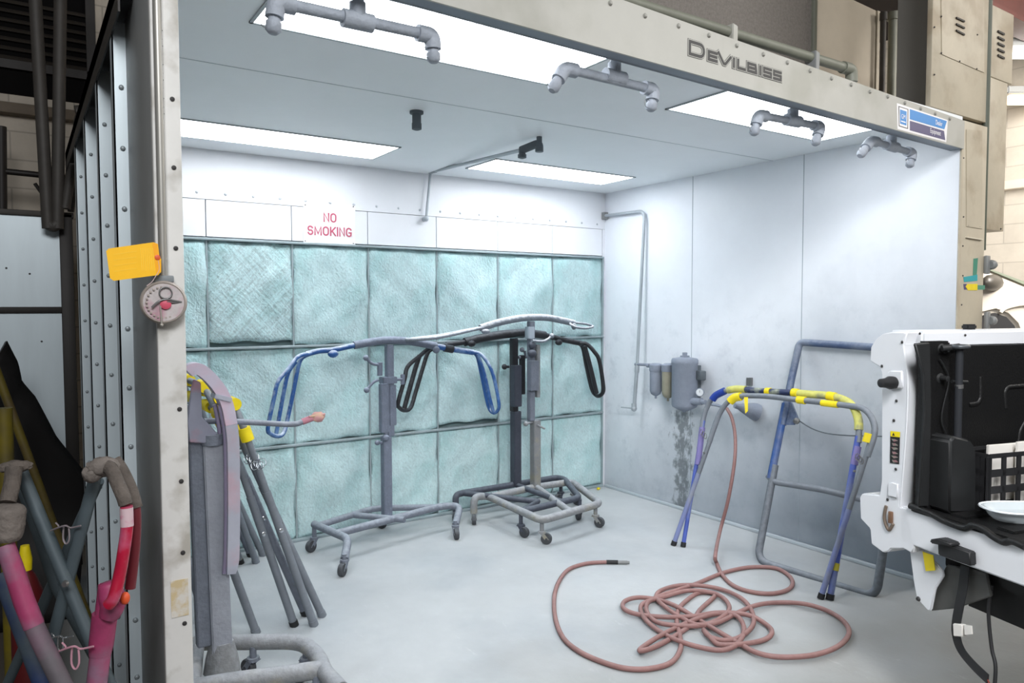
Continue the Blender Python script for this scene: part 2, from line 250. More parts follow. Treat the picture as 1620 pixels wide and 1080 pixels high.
# ------------------------------------------------------------------ mesh helpers
class MB:
    def __init__(s): s.bm = bmesh.new()
    def box(s, a, b, bev=0):
        a = Vector(a); b = Vector(b); bm = bmesh.new(); bmesh.ops.create_cube(bm, size=1)
        c = (a+b)/2; d = b-a
        for v in bm.verts: v.co = Vector((v.co.x*abs(d.x)+c.x, v.co.y*abs(d.y)+c.y, v.co.z*abs(d.z)+c.z))
        if bev: bmesh.ops.bevel(bm, geom=bm.edges[:], offset=bev, segments=2, affect='EDGES', profile=.5)
        s.add(bm); return s
    def obox(s, c, ax, ay, az, bev=0):      # oriented box: centre and three full-size axis vectors
        bm = bmesh.new(); bmesh.ops.create_cube(bm, size=1); c = Vector(c)
        ax, ay, az = Vector(ax), Vector(ay), Vector(az)
        for v in bm.verts: v.co = c + ax*v.co.x + ay*v.co.y + az*v.co.z
        if ax.cross(ay).dot(az) < 0: bmesh.ops.reverse_faces(bm, faces=bm.faces[:])
        if bev: bmesh.ops.bevel(bm, geom=bm.edges[:], offset=bev, segments=2, affect='EDGES')
        s.add(bm); return s
    def add(s, bm):
        m = bpy.data.meshes.new('t'); bm.to_mesh(m); bm.free(); s.bm.from_mesh(m); bpy.data.meshes.remove(m)
    def tube(s, pts, r, n=12, closed=False, flat=None, flatdir=None, smooth=True, sq=False, cap=True):
        pts = [Vector(p) for p in pts]; k = len(pts); rs = r if isinstance(r, (list, tuple)) else [r]*k
        tang = []
        for i in range(k):
            if closed: t = pts[(i+1) % k]-pts[i-1]
            else: t = pts[min(i+1, k-1)]-pts[max(i-1, 0)]
            tang.append(t.normalized() if t.length > 1e-9 else Vector((0, 0, 1)))
        u = tang[0].orthogonal().normalized()
        if flatdir is not None: u = (Vector(flatdir)-tang[0]*Vector(flatdir).dot(tang[0])).normalized()
        rings = []
        for i in range(k):
            t = tang[i]
            if flatdir is not None:
                fd = Vector(flatdir); uu = fd-t*fd.dot(t)
                if uu.length > 1e-3: u = uu.normalized()
                else: u = (u-t*u.dot(t)).normalized()
            else:
                u = (u-t*u.dot(t)); u = u.normalized() if u.length > 1e-6 else t.orthogonal().normalized()
            w = t.cross(u); ring = []
            nn = 4 if sq else n
            for j in range(nn):
                a = 2*PI*j/nn + (PI/4 if sq else 0)
                ca, sa = math.cos(a), math.sin(a)
                if sq: ca *= 1.41421; sa *= 1.41421
                fr = flat if flat else 1
                ring.append(s.bm.verts.new(pts[i] + u*ca*rs[i]*fr + w*sa*rs[i]))
            rings.append(ring)
        m = len(rings[0])
        for i in range(k if closed else k-1):
            A, B = rings[i], rings[(i+1) % k]
            for j in range(m):
                f = s.bm.faces.new((A[j], A[(j+1) % m], B[(j+1) % m], B[j])); f.smooth = smooth and not sq
        if not closed and cap:
            s.bm.faces.new(rings[0][::-1]); s.bm.faces.new(rings[-1])
        return s
    def cyl(s, a, b, r, n=16, r2=None): return s.tube([a, b], [r, r if r2 is None else r2], n)
    def lathe(s, base, axis, prof, n=24):
        axis = Vector(axis).normalized(); base = Vector(base)
        u = axis.orthogonal().normalized(); w = axis.cross(u); rings = []
        for (r, h) in prof:
            rings.append([s.bm.verts.new(base+axis*h+(u*math.cos(2*PI*j/n)+w*math.sin(2*PI*j/n))*max(r, 1e-4)) for j in range(n)])
        for A, B in zip(rings, rings[1:]):
            for j in range(n):
                f = s.bm.faces.new((A[j], A[(j+1) % n], B[(j+1) % n], B[j])); f.smooth = True
        s.bm.faces.new(rings[0][::-1]); s.bm.faces.new(rings[-1]); return s
    def prism(s, pts, d, bev=0):
        pts = [Vector(p) for p in pts]; d = Vector(d); bm = bmesh.new()
        a = [bm.verts.new(p) for p in pts]; b = [bm.verts.new(p+d) for p in pts]; k = len(pts)
        bm.faces.new(a[::-1]); bm.faces.new(b)
        for i in range(k): bm.faces.new((a[i], a[(i+1) % k], b[(i+1) % k], b[i]))
        bmesh.ops.recalc_face_normals(bm, faces=bm.faces[:])
        if bev: bmesh.ops.bevel(bm, geom=bm.edges[:], offset=bev, segments=3, affect='EDGES')
        s.add(bm); return s
    def ball(s, c, r, sub=2, squash=(1, 1, 1), jit=0):
        bm = bmesh.new(); bmesh.ops.create_icosphere(bm, subdivisions=sub, radius=r); c = Vector(c)
        for v in bm.verts:
            k = 1+random.uniform(-jit, jit); v.co = Vector((v.co.x*squash[0]*k, v.co.y*squash[1]*k, v.co.z*squash[2]*k))+c
        for f in bm.faces: f.smooth = True
        s.add(bm); return s
    def grid(s, fn, nu, nv, smooth=True):
        vs = [[s.bm.verts.new(fn(i/nu, j/nv)) for j in range(nv+1)] for i in range(nu+1)]
        for i in range(nu):
            for j in range(nv):
                f = s.bm.faces.new((vs[i][j], vs[i+1][j], vs[i+1][j+1], vs[i][j+1])); f.smooth = smooth
        return s
def ribbon(mb, pts, r, fr, d, closed=False):
    '''flat stroke of half width r along 2-D points; fr maps 2-D to the place, d is its thickness vector'''
    P = [Vector((p[0], p[1])) for p in pts]; k = len(P); Lf, Rg = [], []
    for i, p in enumerate(P):
        a = P[i-1] if (i > 0 or closed) else None; b = P[(i+1) % k] if (i < k-1 or closed) else None
        if a is None: t = (b-p).normalized(); n = Vector((-t.y, t.x)); q = p-t*r*.999; s_ = 1
        elif b is None: t = (p-a).normalized(); n = Vector((-t.y, t.x)); q = p+t*r*.999; s_ = 1
        else:
            t1 = (p-a).normalized(); t2 = (b-p).normalized(); n1 = Vector((-t1.y, t1.x)); n2 = Vector((-t2.y, t2.x)); n = n1+n2
            n = n.normalized() if n.length > 1e-6 else n1; s_ = min(1/max(n.dot(n1), .3), 1.8); q = p
        Lf.append(q+n*r*s_); Rg.append(q-n*r*s_)
    bm = mb.bm; d = Vector(d)
    A = [bm.verts.new(fr(v)) for v in Lf]; B = [bm.verts.new(fr(v)) for v in Rg]; A2 = [bm.verts.new(v.co+d) for v in A]; B2 = [bm.verts.new(v.co+d) for v in B]
    for i in range(k if closed else k-1):
        j = (i+1) % k
        for f in ((A[i], B[i], B[j], A[j]), (A2[j], B2[j], B2[i], A2[i]), (A[j], A2[j], A2[i], A[i]), (B[i], B2[i], B2[j], B[j])): bm.faces.new(f)
    if not closed:
        bm.faces.new((A[0], A2[0], B2[0], B[0])); bm.faces.new((B[-1], B2[-1], A2[-1], A[-1]))
def fillet(pts, r, n=6, closed=False):
    pts = [Vector(p) for p in pts]; out = []; k = len(pts)
    for i, p in enumerate(pts):
        if not closed and i in (0, k-1): out.append(p); continue
        a, b = pts[i-1], pts[(i+1) % k]
        da, db = a-p, b-p; rr = min(r, da.length*.48, db.length*.48)
        p1 = p+da.normalized()*rr; p2 = p+db.normalized()*rr
        for j in range(n+1):
            t = j/n; out.append(p1*(1-t)**2+p*2*t*(1-t)+p2*t*t)
    return out
def spline(pts, n=8, closed=False):
    pts = [Vector(p) for p in pts]; k = len(pts); out = []
    for i in range(k if closed else k-1):
        if closed: p0, p1, p2, p3 = pts[i-1], pts[i], pts[(i+1) % k], pts[(i+2) % k]
        else: p0, p1, p2, p3 = pts[max(i-1, 0)], pts[i], pts[i+1], pts[min(i+2, k-1)]
        for j in range(n):
            t = j/n; out.append(.5*((2*p1)+(p2-p0)*t+(2*p0-5*p1+4*p2-p3)*t*t+(3*p1-p0-3*p2+p3)*t**3))
    if not closed: out.append(pts[-1])
    return out

# ------------------------------------------------------------------ object helpers
OFF = {}
def tag(o, label=None, cat=None, group=None, kind=None):
    if label: o['label'] = label
    if cat: o['category'] = cat
    if group: o['group'] = group
    if kind: o['kind'] = kind
    return o
def thing(name, label, cat, loc, group=None):
    o = bpy.data.objects.new(name, None); COL.objects.link(o); o.location = Vector(loc); o.empty_display_size = .05
    OFF[o.name] = Vector(loc); return tag(o, label, cat, group)
def obj(name, mb, m, parent=None, label=None):
    bm = mb.bm
    if parent is None:
        co = [v.co for v in bm.verts]; lo = Vector([min(c[i] for c in co) for i in range(3)]); hi = Vector([max(c[i] for c in co) for i in range(3)])
        off = Vector(((lo.x+hi.x)/2, (lo.y+hi.y)/2, lo.z))
    else: off = OFF[parent.name]
    for v in bm.verts: v.co -= off
    me = bpy.data.meshes.new(name); bm.to_mesh(me); bm.free(); me.materials.append(m); me.set_sharp_from_angle(angle=math.radians(50))
    o = bpy.data.objects.new(name, me); COL.objects.link(o); OFF[o.name] = off
    if parent is None: o.location = off
    else: o.parent = parent
    if label: o['label'] = label
    return o
def struct(name, mb, m, parent=None):
    o = obj(name, mb, m, parent)
    if parent is None: o['kind'] = 'structure'
    return o
def text(name, body, origin, xdir, ydir, size, depth, m, parent, xs=1.0, offset=0.0, align='CENTER'):
    cu = bpy.data.curves.new(name, 'FONT'); cu.body = body; cu.size = size; cu.extrude = depth/2; cu.offset = offset
    cu.align_x = align; cu.align_y = 'CENTER'
    t = bpy.data.objects.new(name, cu); COL.objects.link(t); bpy.context.view_layer.update()
    me = bpy.data.meshes.new_from_object(t.evaluated_get(bpy.context.evaluated_depsgraph_get()))
    bpy.data.objects.remove(t); bpy.data.curves.remove(cu)
    X = Vector(xdir).normalized(); Y = Vector(ydir).normalized(); Z = X.cross(Y); off = OFF[parent.name]; O = Vector(origin)
    for v in me.vertices: v.co = O + X*v.co.x*xs + Y*v.co.y + Z*v.co.z - off
    me.materials.clear(); me.materials.append(m)
    o = bpy.data.objects.new(name, me); COL.objects.link(o); o.parent = parent; OFF[o.name] = off; return o

HC = 2.5          # booth ceiling height
YF = -2.85        # booth front
XL = -3.87        # booth left wall
# ------------------------------------------------------------------ the setting
struct('floor', MB().box((-9, -8, -.1), (4.65, 1.75, 0)), concrete)
struct('wall_rear', MB().box((-9, 1.6, 0), (4.65, 1.75, 4.7)), block_m)
struct('wall_far', MB().box((4.5, -8, 0), (4.65, 1.6, 4.7)), block_mat('painted_block_side', (204, 197, 185), .75, True))
struct('ceiling_shop', MB().box((-9, -8, 4.7), (4.65, 1.75, 4.8)), ceil_dark)
struct('ceiling', MB().box((XL, YF+.02, HC), (.02, .35, HC+.04)), booth_ceil)
seam = mat('seam_line', (186, 194, 200), .6)
o = bpy.data.objects['ceiling']
obj('seam', MB().box((XL, -1.672, HC-.0015), (0, -1.668, HC)), seam, o)
wr = struct('wall_right', MB().box((0, YF+.02, 0), (.02, 0, HC)), sheet_m)
for y in (-.979, -1.902): obj('seam', MB().box((-.0015, y-.0022, 0), (0, y+.0022, HC)), mat('seam_grey', (158, 168, 176), .6), wr)
struct('wall_left', MB().box((XL, YF+.03, 0), (XL+.02, .05, HC)), galv_grey)
struct('baseboard_right', MB().box((-.028, YF+.03, 0), (-.001, -.03, .022), .004), seam)
# back wall: upper sheet, blanking plates, frame behind the filters
COLX = [-3.72, -3.195, -2.672, -2.148, -1.616, -1.086, -.558, -.03]
wb = struct('wall_back', MB().box((XL, .06, 0), (0, .08, HC)), white_wall)
obj('upper_sheet', MB().box((XL+.02, -.004, 2.2), (-.002, .06, HC)), white_wall, wb)
edges = [XL+.02]+COLX[1:]
for a, b in zip(edges, edges[1:]): obj('blanking_plate', MB().box((a+.003, 0, 1.975), (b-.003, .06, 2.197)), white_wall, wb)
obj('corner_strip', MB().box((-.028, -.004, 0), (0, .06, 2.197)), white_wall, wb)
x = -.09
while x > -3.75:
    obj('bolt', MB().lathe((x, -.004, 2.238), (0, -1, 0), [(.009, 0), (.009, .004), (.004, .008)], 8), bolt_white, wb); x -= .166
# filter rack
rack_m = mat('rack_steel', (166, 180, 184), .5, .3, var=.15)
rk = thing('filter_rack', 'grey steel grid frame holding the green filter pads on the back wall', 'rack', (-1.9, .0, 0))
ROWS = [.0, .645, 1.292, 1.962]
for z in ROWS[1:]: obj('rail', MB().box((XL+.02, -.028, z-.012), (-.03, .055, z+.004), .003), rack_m, rk)
obj('rail', MB().box((XL+.02, -.028, 0), (-.03, .055, .02), .003), rack_m, rk)
for x in COLX[:-1]: obj('mullion', MB().box((x-.005, -.006, .02), (x+.005, .055, 1.955)), rack_m, rk)
obj('mullion', MB().box((-.04, -.02, .02), (-.028, .055, 1.955)), rack_m, rk)
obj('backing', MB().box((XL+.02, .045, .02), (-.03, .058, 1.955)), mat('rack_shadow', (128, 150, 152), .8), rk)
rown = ['bottom', 'middle', 'top']
ordn = ['first', 'second', 'third', 'fourth', 'fifth', 'sixth', 'seventh']
extra = {(1, 2): ', crosshatched weave', (2, 2): ' directly under the no smoking sign', (6, 2): ' against the right corner', (0, 2): ', beside the front post',
         (1, 0): ' with a bulging middle', (4, 1): ' above a dark slot'}
for ci in range(7):
    for ri in range(3):
        if ci == 0 and ri == 0: pass
        a, b = COLX[ci]+.001, COLX[ci+1]-.001; z0, z1 = ROWS[ri]+.006, ROWS[ri+1]-.011
        if (ci, ri) in ((4, 1), (1, 2)): z0 += .028
        if ri == 0: z0 = .022
        rnd = random.Random(ci*10+ri); ph = [rnd.uniform(0, 6.28) for _ in range(6)]; k1 = rnd.uniform(.006, .02); bulge = .03+ (.02 if (ci, ri) in ((1, 0), (2, 0)) else 0)
        def fn(u, v, a=a, b=b, z0=z0, z1=z1, ph=ph, k1=k1, bulge=bulge):
            eu = min(u, 1-u); ev = min(v, 1-v); h = (1-math.exp(-eu*38))*(1-math.exp(-ev*30))
            y = -.012 - bulge*.3*h - k1*h*math.sin(u*5+ph[0])*math.sin(v*6+ph[1]) - .006*h*math.sin(u*14+ph[2]+2*math.sin(v*5+ph[4]))*math.sin(v*11+ph[3])
            dx = .012*math.sin(v*9+ph[4])*math.sin(v*PI)*(1-2*u)**3; dz = .006*math.sin(u*13+ph[5])*(1-2*v)**5
            return Vector((a+(b-a)*u+dx, y+.012, z0+(z1-z0)*v+dz))
        mb = MB().grid(fn, 22, 26)
        bmesh.ops.reverse_faces(mb.bm, faces=mb.bm.faces[:]) if False else None
        f = obj('filter_pad', mb, filter_x if (ci, ri) == (1, 2) else filter_m)
        sol = f.modifiers.new('thick', 'SOLIDIFY'); sol.thickness = .02; sol.offset = 1 if False else -1
        tag(f, 'pale green filter pad, %s row, %s from the left%s' % (rown[ri], ordn[ci], extra.get((ci, ri), '')), 'filter', 'filter pads on the back wall')
tag(obj('yellow_scrap', MB().ball((-.14, -.09, .012), .014, 2, (1.2, 1, .8), .15), yellow_pad), 'tiny yellow scrap on the floor near the back right corner', 'scrap')

# left wall ribs seen from outside
for i, y in enumerate((-2.4, -1.9, -1.32, -.72)):
    words = ['nearest the front post', 'second from the front', 'third from the front', 'farthest back'][i]
    t = thing('wall_rib', 'galvanised bolted wall rib outside the booth, ' + words, 'rib', (XL-.02, y, 0), 'ribs of the booth left wall')
    zt = (2.345, 2.27, 2.25, 2.0)[i]; zt = 2.34
    mb = MB().box((XL-.042, y, 0), (XL, y+.004, zt)).box((XL-.042, y, 0), (XL-.038, y+.05, zt))
    obj('flange', mb, galv, t)
    z = .12
    while z < zt-.05:
        obj('bolt', MB().lathe((XL-.021, y, z), (0, -1, 0), [(.007, 0), (.007, .004), (.004, .007)], 8), bolt_rib, t); z += .17
mb = MB().box((XL-.045, YF+.25, 2.35), (XL, .05, 2.40)).box((XL-.045, YF+.25, 2.30), (XL-.04, .05, 2.40))
tag(obj('top_rail', mb, dark_steel), 'dark angle rail along the outside top of the booth left wall', 'rail')
# front left post
t = thing('corner_post', 'pale grey steel post at the left front corner of the spray booth', 'post', (-3.86, YF, 0))
obj('front_flange', MB().box((XL-.007, YF-.004, 0), (-3.815, YF+.02, 2.9), .003), post_white, t)
obj('side_web', MB().box((XL-.007, YF+.02, 0), (XL-.001, YF+.46, 2.9), .002), galv_grey, t)
z = .35
for z in (.42, .595, .77, .945, 1.12, 1.295, 1.68, 1.87, 2.03): obj('bolt_hole', MB().lathe((-3.833, YF-.004, z), (0, -1, 0), [(.0055, 0), (.0055, .002), (.003, .003)], 10), dark_bolt, t)
obj('tape_residue', MB().box((-3.862, YF-.006, .79), (-3.823, YF-.004, .88)), mat('tan_residue', (196, 178, 140), .8, c2=(208, 204, 196), c2amt=.6, c2scale=40), t)
# scribbled marker on the post, running upwards
mk = MB()
for k in range(9):
    z0 = 1.99+k*.026; pts = [V(-3.858+.007*math.sin(j*1.4+k*2.1), YF-.0055, z0+j*.0032) for j in range(7)]; mk.tube(pts, .0011, 5)
obj('marker_scribble', mk, logo_dark, t)
tb = MB().cyl((-3.863, YF-.015, 1.60), (-3.863, YF-.015, 2.9), .0095, 12)
c = obj('conduit', tb, mat('thin_conduit', (168, 166, 160), .4, .5, var=.08)); tag(c, 'thin vertical steel conduit running up the front of the left post', 'conduit')
# pull station
pc = V(-3.863, YF-.04, 1.551)
t = thing('pull_station', 'round dusty manual release disc with a red centre on the left post', 'alarm', pc)
ax = V(-.12, -1, 0)
obj('body', MB().lathe(pc+V(0, .035, 0), ax, [(.042, 0), (.05, .012), (.0505, .026), (.046, .032), (.044, .030), (.0435, .031)], 40), disc_rim, t)
obj('face', MB().lathe(pc+V(0, .035, 0), ax, [(.0435, .026), (.0435, .0315), (.001, .0315)], 40), disc_m, t)
fp = pc+V(-.004, .0025, 0)
obj('red_button', MB().lathe(fp+V(.004, 0, -.004), ax, [(.012, 0), (.012, .004), (.008, .006), (.001, .0065)], 20), pinkred, t)
ring = [fp+V(.004+.0135*math.cos(a), -.004, .022+.0135*math.sin(a)) for a in [2*PI*j/24 for j in range(24)]]
obj('pull_ring', MB().tube(ring, .0017, 8, closed=True), bolt_m, t)
arc = [fp+V(-.026, -.003, -.012), fp+V(-.012, -.006, .002), fp+V(.004, -.007, .007), fp+V(.022, -.006, .004), fp+V(.038, -.003, .001)]
obj('handle', MB().tube(spline(arc, 6), [.0022]*25, 8).tube(spline([fp+V(.006, -.006, .002), fp+V(.022, -.005, .0), fp+V(.038, -.003, .001)], 6), .0016, 8), bolt_m, t)
obj('pin', MB().cyl(fp+V(-.008, -.005, -.008), fp+V(-.006, -.004, -.052), .0018, 8).ball(fp+V(-.006, -.004, -.052), .004), mat('pin_metal', (176, 172, 164), .4, .4), t)
obj('cap', MB().box((-3.885, YF-.03, 1.598), (-3.842, YF-.006, 1.614), .003), mat('cap_grey', (128, 134, 138), .5), t)
ringm = MB()
for k in range(26):
    a = 2*PI*k/26; ringm.box(fp+V(.036*math.cos(a)-.002, -.0005, .036*math.sin(a)-.002), fp+V(.036*math.cos(a)+.002, .004, .036*math.sin(a)+.002))
obj('raised_lettering', ringm, disc_rim, t)
# orange tag
P = lambda x, y: yk(x, y, YF-.05)
t = thing('warning_tag', 'blank-looking bright yellow orange tag hanging by the round disc', 'tag', P(212, 415))
obj('card', MB().prism([P(168, 397), P(172, 393), P(243, 383), P(250, 386), P(252, 404), P(255, 410), P(255, 430), P(250, 435), P(180, 444), P(174, 440)], V(0, .0012, 0)), orange_tag, t)
obj('end_strip', MB().prism([P(241, 384), P(249, 386), P(251, 404), P(254, 411), P(254, 430), P(248, 434)], V(0, -.0006, 0)), tag_end, t)
ln = MB()
for k in range(7):
    xx = 222+k*3.2; ln.prism([P(xx, 392), P(xx+.9, 392), P(xx+2.9, 428), P(xx+2, 428)], V(0, -.0005, 0))
for k in range(4): ln.prism([P(180, 402+k*9), P(216, 397+k*9), P(216, 397.7+k*9), P(180, 402.7+k*9)], V(0, -.0005, 0))
obj('faded_print', ln, mat('tag_print', (252, 208, 60), .5), t)
obj('eyelet', MB().lathe(P(249, 407), (0, -1, 0), [(.006, 0), (.006, .002), (.003, .003)], 12), mat('eyelet_red', (222, 96, 50), .5), t)
obj('string', MB().tube(spline([P(249, 407), P(252, 425), P(246, 437), P(240, 446), P(232, 452)], 6), .0009, 6), mat('string_pink', (200, 180, 180), .7), t)

# ------------------------------------------------------------------ header beam
t = thing('header_beam', 'long pale painted steel beam across the top of the booth opening', 'beam', (-1.95, YF, 2.37))
zb = lambda x: 2.366-.016*x
zt = lambda x: 2.511-.031*x
hb = [V(XL-.01, YF, zb(XL)), V(0, YF, zb(0)), V(0, YF, zt(0)), V(XL-.01, YF, zt(XL))]
obj('face_plate', MB().prism(hb, V(0, .008, 0)), header_m, t)
lip = [V(XL-.01, YF+.008, zb(XL)), V(0, YF+.008, zb(0)), V(0, YF+.008, zb(0)+.006), V(XL-.01, YF+.008, zb(XL)+.006)]
obj('bottom_lip', MB().prism(lip, V(0, .06, 0)), mat('lip_grey', (132, 142, 154), .55, var=.05), t)
obj('rear_plate', MB().prism([p+V(0, .055, 0) for p in hb], V(0, .006, 0)), galv_grey, t)
HP = lambda x, y, d=0: yk(x, y, YF-d)
for (x, y) in [(905, -14), (965, 5), (1020, 25), (1073, 41), (1121, 56), (1165, 72), (1207, 86), (1245, 99), (1281, 112), (1315, 124), (1346, 134), (1376, 145), (1404, 153), (1431, 163), (1456, 172), (1479, 180), (1502, 188)]:
    obj('bolt', MB().lathe(HP(x, y), (0, -1, 0), [(.0085, 0), (.0085, .004), (.005, .008)], 10), bolt_paint, t)
# lettering: block strokes
def logo():
    lt = thing('maker_lettering', 'dark outlined block lettering on the header beam reading DEVILBISS', 'lettering', HP(1160, 95))
    u = (HP(1234, 131)-HP(1088, 62)); xdir = V(1, 0, (HP(1234, 131).z-HP(1088, 62).z)/u.x).normalized(); zdir = V(0, 0, 1)
    o0 = HP(1088, 88)        # lower left
    # corners of the band
    a, b = HP(1087.5, 87.5), HP(1236, 130.5); base = lambda x: a+(b-a)*x
    hh = (HP(1087, 61)-HP(1087.5, 87.5)).length
    wid = (b-a).length; ex = (b-a).normalized(); ez = zdir
    L = []
    st = lambda pts, c=False: L.append((pts, c))
    h = hh*.74; q = hh*.13; H_ = hh-q; h_ = h-q      # q: half stroke margin
    u = wid/10.55                                     # letter unit
    def S_(x0, w):
        for sg in ([(x0+w, h_), (x0, h_)], [(x0, h*.5), (x0+w, h*.5)], [(x0+w, q), (x0, q)], [(x0, h_), (x0, h*.5)], [(x0+w, h*.5), (x0+w, q)]): st(sg)
    yc, ry = (H_+q)/2, (H_-q)/2; st([(.2*u, q), (.2*u, H_)]+[(1.18*u+.46*u*math.sin(k*PI/8)**.8, yc+ry*math.cos(k*PI/8)) for k in range(9)], True)
    st([(3.0*u, h_), (2.16*u, h_), (2.16*u, q), (3.0*u, q)]); st([(2.16*u, h*.5), (2.95*u, h*.5)])
    st([(3.2*u, h_+.1*hh), (3.75*u, q), (3.95*u, q), (4.5*u, h_)])
    st([(4.88*u, h_), (4.88*u, q)])
    st([(5.36*u, h_), (5.36*u, q), (6.12*u, q)])
    st([(6.5*u, q), (6.5*u, h_), (7.36*u, h_), (7.42*u, h*.5), (7.44*u, q)], True); st([(6.5*u, h*.5), (7.4*u, h*.5)])
    st([(7.92*u, h_), (7.92*u, q)])
    S_(8.36*u, .86*u); S_(9.56*u, .86*u)
    for nm, w, m_, d in (('outer_outline', .172, logo_dark, .0007), ('pale_outline', .143, header_m, .0017), ('letters', .092, logo_dark, .0027)):
        mb = MB()
        for k, (pts, c) in enumerate(L): ribbon(mb, pts, w*hh, lambda v, d=d+k*.00003: a+ex*v.x+ez*v.y+V(0, -d, 0), V(0, .0004, 0), c)
        bmesh.ops.recalc_face_normals(mb.bm, faces=mb.bm.faces[:])
        obj(nm, mb, m_, lt)
logo()
# dealer sign
t = thing('dealer_sign', 'small white sign with blue and purple bands at the right end of the header', 'sign', HP(1460, 195))
def band(pts, d, m_, nm): return obj(nm, MB().prism([HP(x, y, d) for x, y in pts], V(0, .0008, 0)), m_, t)
band([(1419, 163), (1499.5, 190), (1497, 225), (1420, 204)], .001, sign_white, 'sign_plate')
band([(1421.5, 167.5), (1437, 172.5), (1436.5, 204), (1422, 199.5)], .0016, logo_dark, 'emblem_border')
band([(1422.8, 169.2), (1435.8, 173.3), (1435.3, 202.3), (1423, 198.4)], .0022, sign_white, 'emblem_ground')
band([(1424.2, 173), (1434.3, 176.3), (1434, 198.5), (1424.2, 195.3)], .0028, sign_blue, 'emblem_square')
band([(1439.5, 172.5), (1498, 191.5), (1494, 204.5), (1439.5, 188.5)], .0016, sign_blue, 'blue_band')
band([(1439.5, 190.8), (1493.5, 207), (1495.5, 221.7), (1439.5, 206)], .0016, sign_purple, 'purple_band')
sx = (HP(1498, 191.5)-HP(1439.5, 172.5)).normalized(); sz = V(0, 0, 1)
text('emblem_letters', 'GM', HP(1429.2, 185, .0034), sx, sz, .030, .0006, sign_white, t, .85)
band([(1425.6, 190.5), (1432.8, 192.8), (1432.8, 194.6), (1425.6, 192.3)], .0034, sign_white, 'emblem_line')
text('upper_words', 'Dealer', HP(1485.5, 195, .0022), sx, sz, .034, .0006, sign_white, t, .72)
text('lower_words', 'Equipment', HP(1480, 209, .0022), sx, sz, .034, .0006, sign_white, t, .72)
# pipe lying along the top of the header
pp = [yk(900, -26, YF+.06), yk(985, 1, YF+.06), yk(1160, 52, YF+.06), yk(1335, 107, YF+.06), yk(1346, 113, YF+.06), yk(1347, 126, YF+.06)]
t = thing('header_pipe', 'grey green steel pipe running along the top of the header beam', 'pipe', pp[2])
obj('run', MB().tube([pp[0], pp[3]], .021, 14), green_grey, t)
obj('elbow', MB().tube(fillet([pp[3]-(pp[3]-pp[0]).normalized()*.01, yk(1347, 110, YF+.06), yk(1347, 130, YF+.06)], .03), .027, 14), green_grey, t)
for x, y in ((1155, 51), (1285, 92)): obj('clamp', MB().obox(yk(x, y, YF+.06)-V(0, 0, .02), V(.03, 0, -.006), V(0, .055, 0), V(0, 0, .085), .003), galv_grey if x > 1200 else header_m, t)

# ------------------------------------------------------------------ above the booth
t = thing('exhaust_housing', 'rough grey panelled housing on the booth roof behind the pipe', 'housing', (-2.2, -1.9, HC+.042))
xa, xb = yk(900, 40, -1.95).x, yk(1283, 60, -1.95).x
obj('mesh_side', MB().box((xa-1.0, -1.95, HC+.042), (xb, -1.0, 3.9)), mesh_grey, t)
obj('corner_post', MB().box((xb, -1.97, HC+.042), (xb+.035, -1.93, 3.9), .004), green_grey, t)
t = thing('duct_box', 'beige sheet metal duct box standing on the booth roof beside the grey housing', 'duct', (.2, -1.7, HC+.042))
xa2, xb2 = yk(1291, 60, -1.95).x, yk(1388, 60, -1.95).x
a = yk(1350, 0, -1.95); b = yk(1388, 18, -1.95)
obj('body', MB().prism([V(xa2, -1.95, HC+.042), V(xb2, -1.95, HC+.042), V(xb2, -1.95, b.z), V(a.x, -1.95, a.z), V(xa2, -1.95, a.z+.25)], V(0, .9, 0)), duct_beige, t)
obj('corner_angle', MB().box((xb2-.02, -1.96, HC+.042), (xb2+.01, -1.93, b.z)), cream, t)
for k, (px, r) in enumerate(((1397, .018), (1412, .028))):
    q = yk(px, 60, -2.0); ztp_ = yk(px, 22, -2.0).z; tt = obj('roof_conduit', MB().cyl((q.x, -2.0, HC+.042), (q.x, -2.0, ztp_), r, 14).cyl((q.x, -2.0, ztp_-.04), (q.x, -2.0, ztp_+.01), r*1.35, 14), [pipe_black, green_grey][k])
    tag(tt, ['thin dark upright conduit beside the beige duct box', 'thicker grey upright pipe beside the grey cabinet on the roof'][k], 'pipe')
cy0, cy1 = xk(1477, 60, .1).y, xk(1419, 60, .1).y
tag(obj('roof_cabinet', MB().box((.1, cy0, HC+.042), (.5, cy1, 4.0), .004), duct_grey), 'plain flat grey cabinet on the booth roof left of the cream control column', 'cabinet')
# cream control column with louvres
t = thing('control_column', 'tall cream sheet metal column with louvres at the right end of the booth', 'column', (.14, -2.7, 0))
obj('lower_body', MB().box((.021, YF+.012, 0), (.285, YF+.35, 2.52), .003).box((.0, YF+.011, 0), (.021, YF+.019, 2.37)), cream, t)
obj('upper_body', MB().box((yk(1475, 60, YF+.022).x, YF+.022, 2.545), (.285, YF+.05, 3.7), .003), cream, t)
C = lambda x, y, d=.0: yk(x, y, YF+.022-d)
obj('door_panel', MB().prism([C(1488, -20), C(1556, -20), C(1556, 115), C(1546, 111), C(1489, 86)], V(0, -.004, 0)), cream, t)
for k in range(3): obj('louvre', MB().prism([C(1512, 27+k*10, .005), C(1525, 33+k*10.5, .005), C(1525, 35.5+k*10.5, .005), C(1512, 29.5+k*10, .005)], V(0, -.006, 0)), dark_steel, t)
for q in ((1489, 26), (1489, 84), (1478, 43), (1478, 118), (1518, 97), (1545, 109), (1546, 55)): obj('screw', MB().lathe(C(*q, .004), (0, -1, 0), [(.005, 0), (.003, .004)], 8), dark_bolt, t)
D = lambda x, y, d=0: yk(x, y, YF+.012-d)
obj('lower_door', MB().prism([D(1528, 205), D(1553, 207), D(1553, 362), D(1528, 358)], V(0, -.004, 0)), cream, t)
